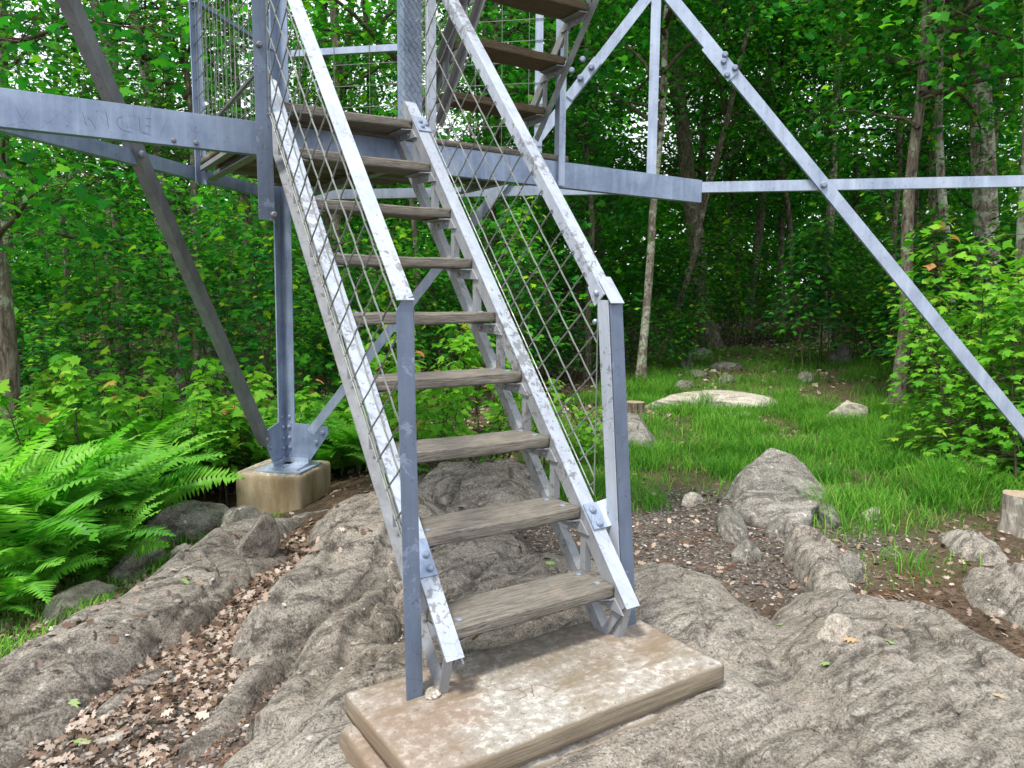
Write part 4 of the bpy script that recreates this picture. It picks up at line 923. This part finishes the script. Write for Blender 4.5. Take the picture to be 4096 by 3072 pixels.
for xs, D, k, s, lb in ((.085, 7.6, 0, 1.05, 'tall bright maple sapling above the ferns near the left edge'), (.02, 7.2, 1, 1.1, 'bright maple sapling cut by the left edge'), (.165, 7.4, 0, 1.0, 'bright maple sapling in the middle of the left sapling row'), (.20, 7.0, 2, .72, 'bushy bright maple sapling left of the dark brace foot'),
                        (.135, 8.2, 1, 1.2, 'maple sapling half hidden behind the left row'), (.235, 7.4, 1, 1.1, 'yellow green maple sapling behind the dark brace foot'), (.265, 7.9, 0, .9, 'maple sapling just behind the tower leg'), (.045, 8.8, 2, .8, 'maple sapling in the shade at far left'),
                        (.40, 6.9, 1, .9, 'bright low maple sapling seen between the lower treads'), (.435, 6.6, 1, .85, 'low maple sapling left of the right stringer'), (.465, 7.1, 0, .75, 'maple sapling behind the right stringer'), (.37, 7.5, 0, 1.0, 'maple sapling behind the left newel post'), (.53, 7.0, 1, .8, 'low maple sapling behind the right wire panel'), (.565, 7.3, 1, .62, 'small maple sapling by the right newel post'), (.385, 6.3, 1, .72, 'low leafy maple sapling left of the third lowest tread'), (.42, 7.6, 0, 1.1, 'taller maple sapling centred behind the middle treads'), (.445, 5.9, 1, .6, 'small maple sapling just beyond the rock behind the stairs'), (.49, 6.4, 1, .75, 'spreading maple sapling between stringer and right wire panel'), (.50, 7.9, 2, .8, 'bushy maple sapling low behind the right wire panel'), (.455, 8.6, 2, .9, 'wide maple sapling further back behind the treads'), (.35, 8.8, 2, .8, 'wide maple sapling behind the left wire panel')):
    x, y = pxp(xs, D); put('maple_sapling', SAP[k], x, y, s*(1.05 if xs < .3 else 1.1), lb, 'sapling')
for xs, D, k, s, lb in ((1.02, 7.8, 0, 1.0, 'large bright leafy bush at the right edge crossed by the tower brace'), (.985, 9.0, 1, .85, 'bright round leaved bush left of the right edge bush'), (.955, 10.2, 0, .72, 'outer bright maple bush leaning over the grass'), (1.02, 8.4, 1, 1.2, 'tall bright bush cut by the right edge')):
    x, y = pxp(xs, D); put('bush', BB[k], x, y, s, lb, 'bush')
n = 0; tries = 0; used = []
while n < 74 and tries < 3000:
    tries += 1; xs = rs.uniform(-.12, 1.12); D = rs.uniform(9.5, 27); x, y = pxp(xs, D)
    if D < 18.5 and .55 < xs < .90 and D < 15.5+3*abs(xs-.72)*0: continue
    if used and min(math.hypot(x-a, y-b) for a, b in used) < .75: continue
    used.append((x, y)); put('shrub', BUSH[int(rs.randint(3))], x, y, rs.uniform(.7, 1.25), 'one of the many green understory shrubs filling the ground below the woodland trees', 'shrub', 'woodland understory shrubs'); n += 1

# far woods as one mass, ground cover as another
def far_woods():
    rs = np.random.RandomState(77); P = []; Nn = []; T = []
    for i in range(1700):
        az = rs.uniform(-.95, .95); D = rs.uniform(33, 62); x, y = view_pt(az, D); zz = rs.uniform(0, 1)**1.3*(17 if az > -.03 else 9.5) if i < 1100 else rs.uniform(0, 7); g = -.5+max(0, D-18)*.035
        if i < 1100 and az < -.03 and zz > 4.5 and fbm(np.array([az*9]), np.array([zz*.35]), 5, 2)[0] < .05: continue
        if az >= -.03 and zz > 9 and fbm(np.array([az*9]), np.array([zz*.3]), 8, 2)[0] < -.12: continue
        n = 135; q = rs.normal(size=(n, 3))*np.array([1.35, 1.35, .65]); P.append(np.array([x, y, g+zz])+q); Nn.append(rs.normal(size=(n, 3))*.6+np.array([0, 0, 1])); T.append(np.clip(rs.rand()*.5+.5*rs.rand(n), 0, 1))
    for i in range(620):                                 # leaf roof added, mostly above the view, to shade the deeper woods
        az = rs.uniform(-.95, .95); D = rs.uniform(15, 44)
        if az < -.05 and D > 21: continue
        x, y = view_pt(az, D); n = 90; q = rs.normal(size=(n, 3))*np.array([1.5, 1.5, .45]); P.append(np.array([x, y, rs.uniform(10.5, 14)+max(0, D-30)*.12])+q); Nn.append(rs.normal(size=(n, 3))*.5+np.array([0, 0, 1])); T.append(np.clip(rs.rand()*.5+.5*rs.rand(n), 0, 1))
    P = np.concatenate(P); me = scatter_leaves('far_woods', P, np.concatenate(Nn), rs.uniform(.28, .5, len(P)), 'kite', rs, np.concatenate(T))
    tag(link_mesh('far_woods', me, M_LEAF_F), kind='stuff')
far_woods()
def ground_cover():
    rs = np.random.RandomState(78); n = 26000; az = rs.uniform(-.75, .75, n); D = rs.uniform(8, 30, n); a = math.atan2(CF.x, CF.y)+az
    x = CAM[0]+D*np.sin(a); y = CAM[1]+D*np.cos(a); s, t = st_of(x, y); dens = sst(-.1, .35, fbm(x*.5, y*.5, 91, 3)+.15)
    k = (rs.rand(n) < dens) & ((D > 15) | (az < -.12) | (az > .52)); x, y = x[k], y[k]; z = gh(x, y)+rs.uniform(.03, .32, k.sum())
    P = np.stack([x, y, z], -1); me = scatter_leaves('ground_cover', P, rs.normal(size=P.shape)*.35+np.array([0, 0, 1]), rs.uniform(.07, .15, len(P)), 'simple', rs)
    tag(link_mesh('ground_cover', me, M_LEAF), kind='stuff')
ground_cover()

# ------------------------------------------------------------------ ferns
def fern_mesh(seed, nf, L):
    rs = np.random.RandomState(seed); V = []; F = []; T = []
    for f in range(nf):
        az = f*2*math.pi/nf+rs.normal()*.3; Lf = L*rs.uniform(.75, 1.1); el0 = rs.uniform(.85, 1.3); bend = rs.uniform(.7, 1.35); tone = rs.rand()
        n = 30; p = np.array([0, 0, 0.]); hd = np.array([math.cos(az), math.sin(az), 0]); side = np.array([-math.sin(az), math.cos(az), 0]); roll = rs.normal()*.2
        prev = None
        for k in range(n+1):
            u = k/n; el = el0-bend*1.25*u**1.5; d = hd*math.cos(el)+np.array([0, 0, 1])*math.sin(el); up = np.cross(side, d)*-1
            sd_ = side*math.cos(roll)+np.cross(d, side)*math.sin(roll)
            b = len(V); w = .0022*(1-.7*u); V += [tuple(p+sd_*w), tuple(p-sd_*w)]
            if k: F.append((b-2, b-1, b+1, b)); T.append(tone*.6+.3)
            if u > .16:
                wl_ = Lf*.22*math.sin(math.pi*min(1, (u-.10)/.9)**.75)**.8*(1.05-u*.35)
                for sg in (1, -1):
                    e = p+sd_*sg*wl_+d*wl_*.42-np.cross(sd_, d)*0-np.array([0, 0, .14*wl_])+rs.normal(size=3)*.004
                    hw = Lf/n*.46; m1 = p+(e-p)*.45
                    b = len(V); V += [tuple(p-d*hw*.7), tuple(p+d*hw*.7), tuple(m1+d*hw*.9), tuple(m1-d*hw*.8), tuple(e)]
                    F += [(b, b+1, b+2, b+3), (b+3, b+2, b+4, b+4)]; tt = min(1, max(0, tone*.6+.4*rs.rand())); T += [tt, tt]
            p = p+d*Lf/n
    me = bpy.data.meshes.new('fronds'); F2 = [tuple(dict.fromkeys(q)) for q in F]; me.from_pydata(V, [], F2); me.update(); face_attr(me, 'tone', T); me.materials.append(M_FERN); return me
FERNS = [fern_mesh(700+i, nf, L) for i, (nf, L) in enumerate([(11, .62), (13, .70), (9, .52), (12, .60)])]
def ferns(n, xr, Dr, label, group, smin=.8, smax=1.2, seed=0, cond=None):
    rs = np.random.RandomState(seed); k = 0; tr = 0; used = []
    while k < n and tr < 4000:
        tr += 1; xs = rs.uniform(*xr); D = rs.uniform(*Dr); x, y = pxp(xs, D)
        if cond and not cond(x, y): continue
        if math.hypot(x-.74, y-4.33) < 1.0: continue
        if used and min(math.hypot(x-a, y-b) for a, b in used) < .19: continue
        used.append((x, y)); o = bpy.data.objects.new('fern', FERNS[int(rs.randint(4))]); COL.objects.link(o)
        o.location = (x, y, G(x, y)-.01); s = rs.uniform(smin, smax); o.scale = (s, s, s*rs.uniform(.9, 1.15)); o.rotation_euler = (rs.normal()*.08, rs.normal()*.08, rs.rand()*6.28)
        tag(o, label, 'fern', group); k += 1
okf = lambda x, y: st_of(x, y)[1] < -3.15 and math.hypot(x-.74, y-4.33) > 1.2 and (x < -.2 or y > 5.3)
ferns(84, (-.08, .205), (5.5, 10.2), 'green feathery fern in the thick bank left of the concrete footing', 'ferns in the left bank', seed=1, smin=1.35, smax=1.95, cond=okf)
ferns(14, (-.06, .15), (4.9, 5.6), 'arching fern in the front row of the left bank above the rocks', 'ferns in the front row at left', .9, 1.2, 2, lambda x, y: st_of(x, y)[1] < -3.0)
ferns(46, (.05, .255), (6.4, 8.6), 'feathery fern rising among the maple saplings left of the tower leg', 'ferns among the left saplings', 1.2, 1.7, 8, lambda x, y: y > 4.9 and math.hypot(x-.74, y-4.33) > 1.15)
ferns(34, (.215, .37), (7.2, 9.6), 'pale green fern in the patch behind the footing and tower leg', 'ferns behind the footing', 1.1, 1.6, 3)
ferns(8, (.345, .375), (6.0, 6.9), 'small fern between the footing and the stairs', 'small ferns right of the footing', .5, .8, 4)

# ------------------------------------------------------------------ grass
def grass(n, seed, region, hgt, name='grass', dfun=grassy):
    rs = np.random.RandomState(seed); x = rs.uniform(region[0], region[1], n); y = rs.uniform(region[2], region[3], n)
    d = dfun(x, y); k = (rs.rand(n) < d) & (rh(x, y) < gh(x, y)+.0); x, y, d = x[k], y[k], d[k]; m = len(x); z = gh(x, y)
    cl = fbm(x*2.4, y*2.4, 33, 3); h = hgt*(.45+.55*rs.rand(m)+1.1*np.clip(cl, -.35, .8))*(.4+.6*d)
    az = rs.rand(m)*6.283; b = rs.uniform(.25, 1.0, m)+.3; w = .0022+.0016*rs.rand(m); dx, dy = np.cos(az), np.sin(az); sx, sy = -dy*w, dx*w
    V = np.zeros((m, 7, 3))
    for i, (f, ww) in enumerate(((0, 1), (.4, .9), (.75, .6))):
        ox = dx*h*b*f**2*.7; oy = dy*h*b*f**2*.7; zz = z+h*(f-.25*b*f**2)
        V[:, 2*i] = np.stack([x+ox+sx*ww, y+oy+sy*ww, zz], -1); V[:, 2*i+1] = np.stack([x+ox-sx*ww, y+oy-sy*ww, zz], -1)
    V[:, 6] = np.stack([x+dx*h*b*.7, y+dy*h*b*.7, z+h*(1-.25*b)], -1)
    base = np.arange(m)[:, None]*7; Q = np.concatenate([base+np.array([0, 1, 3, 2]), base+np.array([2, 3, 5, 4]), base+np.array([4, 5, 6, 6])]); 
    T = np.concatenate([base+np.array(q) for q in ((0, 1, 3), (0, 3, 2), (2, 3, 5), (2, 5, 4), (4, 5, 6))])
    me = np_mesh(name, V.reshape(-1, 3), T); tn = np.clip(rs.rand(m)*.8+.15*cl+.1, 0, 1); face_attr(me, 'tone', np.tile(tn, 5))
    tag(link_mesh(name, me, M_GRASS), kind='stuff')
grass(120000, 5, (1.5, 9.0, -1.0, 8.0), .24)
grass(85000, 6, (6.0, 19.0, 2.0, 15.0), .24, 'grass')
grass(26000, 7, (-2.6, 1.0, 1.2, 4.6), .085, 'grass')
def tussock(x, y):                                      # clumps of longer blades round the boulders and stump
    d = np.zeros_like(x)
    for cx, cy, r in ((2.95, 2.15, .22), (3.1, 2.7, .25), (4.75, .85, .28), (5.2, 1.0, .3), (4.9, 1.9, .25), (5.6, 1.6, .35), (4.3, 2.5, .3), (5.1, 3.0, .4), (6.3, 2.2, .4), (3.9, 3.2, .3), (2.6, 2.6, .2)): d = np.maximum(d, np.exp(-((x-cx)**2+(y-cy)**2)/r**2*2)-.15)
    return np.clip(d, 0, 1)
grass(60000, 8, (2.2, 7.0, .4, 3.8), .36, 'grass', tussock)

# ------------------------------------------------------------------ litter, gravel, loose leaves
def surf_n(x, y, e=.03):
    a = topv(x+e, y)-topv(x-e, y); b = topv(x, y+e)-topv(x, y-e); n = np.stack([-a, -b, np.full_like(a, 2*e)], -1); return n/np.linalg.norm(n, axis=1, keepdims=True)
def litter(name, n, region, dens, size, kind, mat, seed, lift=.006, rand=.28):
    rs = np.random.RandomState(seed); x = rs.uniform(region[0], region[1], n); y = rs.uniform(region[2], region[3], n); k = rs.rand(n) < dens(x, y); x, y = x[k], y[k]
    z = topv(x, y); N_ = surf_n(x, y)+rs.normal(size=(len(x), 3))*rand; P = np.stack([x, y, z+lift*(.5+rs.rand(len(x)))], -1)
    me = scatter_leaves(name, P, N_, size*rs.uniform(.6, 1.3, len(x)), kind, rs); tag(link_mesh(name, me, mat), kind='stuff')
def onpad(x, y, e=.0): return (x > -.33-e) & (x < .93+e) & (y > -.39-e) & (y < .20+e)
def slope_low(x, y): return sst(.03, -.02, rh(x, y)-gh(x, y))
def d_valley(x, y):
    s, t = st_of(x, y); low = slope_low(x, y)+.10
    v = sst(-2.0, -1.6, t)*sst(-.9, -1.2, t)*sst(-.2, .6, s); v2 = .55*sst(2.6, 1.2, s)*(t < -1.0)
    g = .30+.5*fbm(x*1.3, y*1.3, 93, 3); return np.clip((v+v2)*(low-.08)+.015*g, 0, 1)*~onpad(x, y)
litter('leaf_litter', 26000, (-2.4, 1.4, .3, 4.0), d_valley, .052, 'oak', M_LITTER, 21, .012, .5)
def d_right(x, y):
    s, t = st_of(x, y); n = fbm(x*1.5, y*1.5, 95, 3); return np.clip((.42+.6*n)*slope_low(x, y)*(1-.75*grassy(x, y))+.012, 0, 1)*~onpad(x, y)
litter('leaf_litter', 17000, (1.0, 9.0, -1.6, 6.5), d_right, .05, 'oak', M_LITTER, 22, .01, .45)
litter('leaf_litter', 42000, (-8, 26, 5.0, 24.0), lambda x, y: np.clip(.75-.7*grassy(x, y), 0, 1), .10, 'kite', M_LITTER, 23, .02, .5)
litter('leaf_litter', 5200, (-1.9, .4, -.3, 2.0), lambda x, y: np.clip(slope_low(x, y)*.5, 0, 1)*~onpad(x, y), .03, 'simple', M_LITTER, 24)
def needles():
    rs = np.random.RandomState(31); n = 14000; x = rs.uniform(-1.4, 3.4, n); y = rs.uniform(-1.6, 2.2, n); d = slope_low(x, y)*sst(0, .2, fbm(x*2.2, y*2.2, 97, 3))+.01
    k = (rs.rand(n) < d) & ~onpad(x, y); x, y = x[k], y[k]; z = topv(x, y)+.004; a = rs.rand(len(x))*6.28; L = rs.uniform(.012, .035, len(x)); w = .0009
    dx, dy = np.cos(a)*L, np.sin(a)*L; sx, sy = -np.sin(a)*w, np.cos(a)*w; V = np.stack([np.stack([x-dx+sx, y-dy+sy, z], -1), np.stack([x-dx-sx, y-dy-sy, z], -1), np.stack([x+dx-sx, y+dy-sy, z+.003], -1), np.stack([x+dx+sx, y+dy+sy, z+.003], -1)], 1)
    me = np_mesh('pine_needles', V.reshape(-1, 3), np.arange(len(x)*4).reshape(-1, 4)); face_attr(me, 'tone', rs.rand(len(x))); tag(link_mesh('pine_needles', me, M_NEEDLE), kind='stuff')
needles()
def gravel(n, region, dens, rng, seed):
    import bmesh
    bm = bmesh.new(); bmesh.ops.create_icosphere(bm, subdivisions=1, radius=1); B = np.array([v.co[:] for v in bm.verts]); BF = np.array([[v.index for v in f.verts] for f in bm.faces]); bm.free()
    rs = np.random.RandomState(seed); x = rs.uniform(region[0], region[1], n); y = rs.uniform(region[2], region[3], n); k = rs.rand(n) < dens(x, y); x, y = x[k], y[k]; m = len(x)
    sz = rng[0]+(rng[1]-rng[0])*rs.rand(m)**3; a = rs.rand(m)*6.28; sc = np.stack([sz*rs.uniform(.8, 1.6, m), sz*rs.uniform(.5, 1, m), sz*rs.uniform(.25, .6, m)], -1)
    V = B[None]*(1+rs.uniform(-.22, .22, (m, len(B), 1)))*sc[:, None, :]; c, s_ = np.cos(a)[:, None], np.sin(a)[:, None]
    X = V[..., 0]*c-V[..., 1]*s_; Y = V[..., 0]*s_+V[..., 1]*c; V = np.stack([X+x[:, None], Y+y[:, None], V[..., 2]+(topv(x, y)+sz*.15)[:, None]], -1)
    F = (BF[None]+np.arange(m)[:, None, None]*len(B)).reshape(-1, 3); me = np_mesh('gravel', V.reshape(-1, 3), F); face_attr(me, 'tone', np.repeat(np.clip(rs.rand(m), 0, 1), len(BF))); tag(link_mesh('gravel', me, M_PEB), kind='stuff')
gravel(26000, (-2.2, .6, -.4, 2.4), lambda x, y: np.clip(slope_low(x, y)*sst(1.5, .9, st_of(x, y)[0])+.01, 0, 1)*~onpad(x, y), (.003, .017), 41)
gravel(26000, (1.2, 4.6, -.4, 3.2), lambda x, y: np.clip(slope_low(x, y)*sst(.15, -.2, np.hypot((x-2.7)/1.5, (y-1.35)/1.2)-1)*(1-grassy(x, y))+.01, 0, 1), (.003, .013), 42)

def loose(x, y, size, kind, mat, label, seed, dz=0, on=None):
    rs = np.random.RandomState(seed); z = (on if on is not None else G(x, y))+.006; n = surf_n(np.array([x]), np.array([y]))+rs.normal(size=(1, 3))*.10
    if on is not None: n = np.array([[0, 0, 1.]])+rs.normal(size=(1, 3))*.05
    me = scatter_leaves('fallen_leaf', np.array([[0, 0, 0.]]), n, np.array([size]), kind, rs); o = link_mesh('fallen_leaf', me, mat); o.location = (x, y, z+.004); tag(o, label, 'leaf')
import itertools
def gp(px, py, z=-.45):                                # ground point below a photo position, as plain coordinates
    d = CF+CR*((px-2048)/3011.8)-CU*((py-1536)/3011.8); t = (z-CAM[2])/d.z; return CAM[0]+d.x*t, CAM[1]+d.y*t
LOOSE = [(750, 2448, .075, 'oak', 1, 'green lobed leaf in the dead leaves below the upright wedge rock', -.55), (300, 2870, .075, 'oak', 1, 'green lobed leaf on the gravel left of the oblong stone', -.6), (340, 3015, .08, 'oak', 1, 'green lobed leaf lowest on the gravel at lower left', -.6), (640, 2835, .09, 'oak', 0, 'large tan oak leaf beside the oblong stone', -.6), (850, 2672, .06, 'oak', 0, 'tan leaf right of the ridge stones on the gravel', -.58),
 (1315, 2025, .07, 'oak', 1, 'green leaf on the rock in front of the footing', -.4), (2205, 2260, .08, 'oak', 1, 'green leaf with a twig behind the second lowest tread', -.4), (3325, 2120, .13, 'maple', 1, 'large green leaf in front of the dark angular boulder', -.48), (3120, 2465, .065, 'simple', 1, 'upright green leaf on the broken edge of bedrock', -.42), (3390, 2625, .07, 'oak', 0, 'tan oak leaf on the smooth right bedrock', -.4), (3560, 2630, .05, 'simple', 1, 'small green leaf right of the tan oak leaf', -.4),
 (3290, 2745, .08, 'oak', 1, 'green leaf in the crack between the two right bedrock domes', -.45), (3060, 2620, .04, 'simple', 0, 'small tan leaf near the corner of the pad', -.42), (3860, 2230, .07, 'oak', 1, 'green leaf in the dry grass near the cut stump', -.5), (3370, 2230, .06, 'oak', 1, 'green leaf beyond the lens shaped rock', -.47), (3225, 2300, .08, 'oak', 0, 'pale curled leaf below the lens shaped rock', -.47), (2880, 2110, .07, 'oak', 1, 'green leaf on the dark gravel', -.5), (4000, 2810, .05, 'oak', 0, 'tan leaf at far right on the bedrock', -.4)]
for i, (px, py, s, kd, g_, lb, z_) in enumerate(LOOSE):
    x, y = gp(px, py, z_); loose(x, y, s, kd, M_GREENLEAF if g_ else M_TANLEAF, lb, 800+i)
def stick(p, q, r, label):
    m = MB(); p, q = Vector(p), Vector(q); m.tube([p, p.lerp(q, .35)+Vector((.01, .008, .004)), p.lerp(q, .7)+Vector((-.008, .0, .003)), q], [r, r*.9, r*.8, r*.5], 6)
    tag(m.build('twig', M_STEM, None, True), label, 'twig')
def stickpx(a, b, z, r, label): 
    x, y = gp(*a, z); x2, y2 = gp(*b, z); stick((x, y, G(x, y)+r), (x2, y2, G(x2, y2)+r), r, label)
stickpx((2060, 2180), (2110, 2240), -.42, .006, 'short dark twig behind the second lowest tread'); stickpx((2500, 2125), (2650, 2110), -.5, .006, 'thin twig lying across the dark gravel'); stickpx((880, 2050), (1090, 2030), -.42, .005, 'thin grey twig on the rock before the footing'); stickpx((1890, 2590), (1960, 2520), -.42, .005, 'twig on the rock behind the concrete pad')
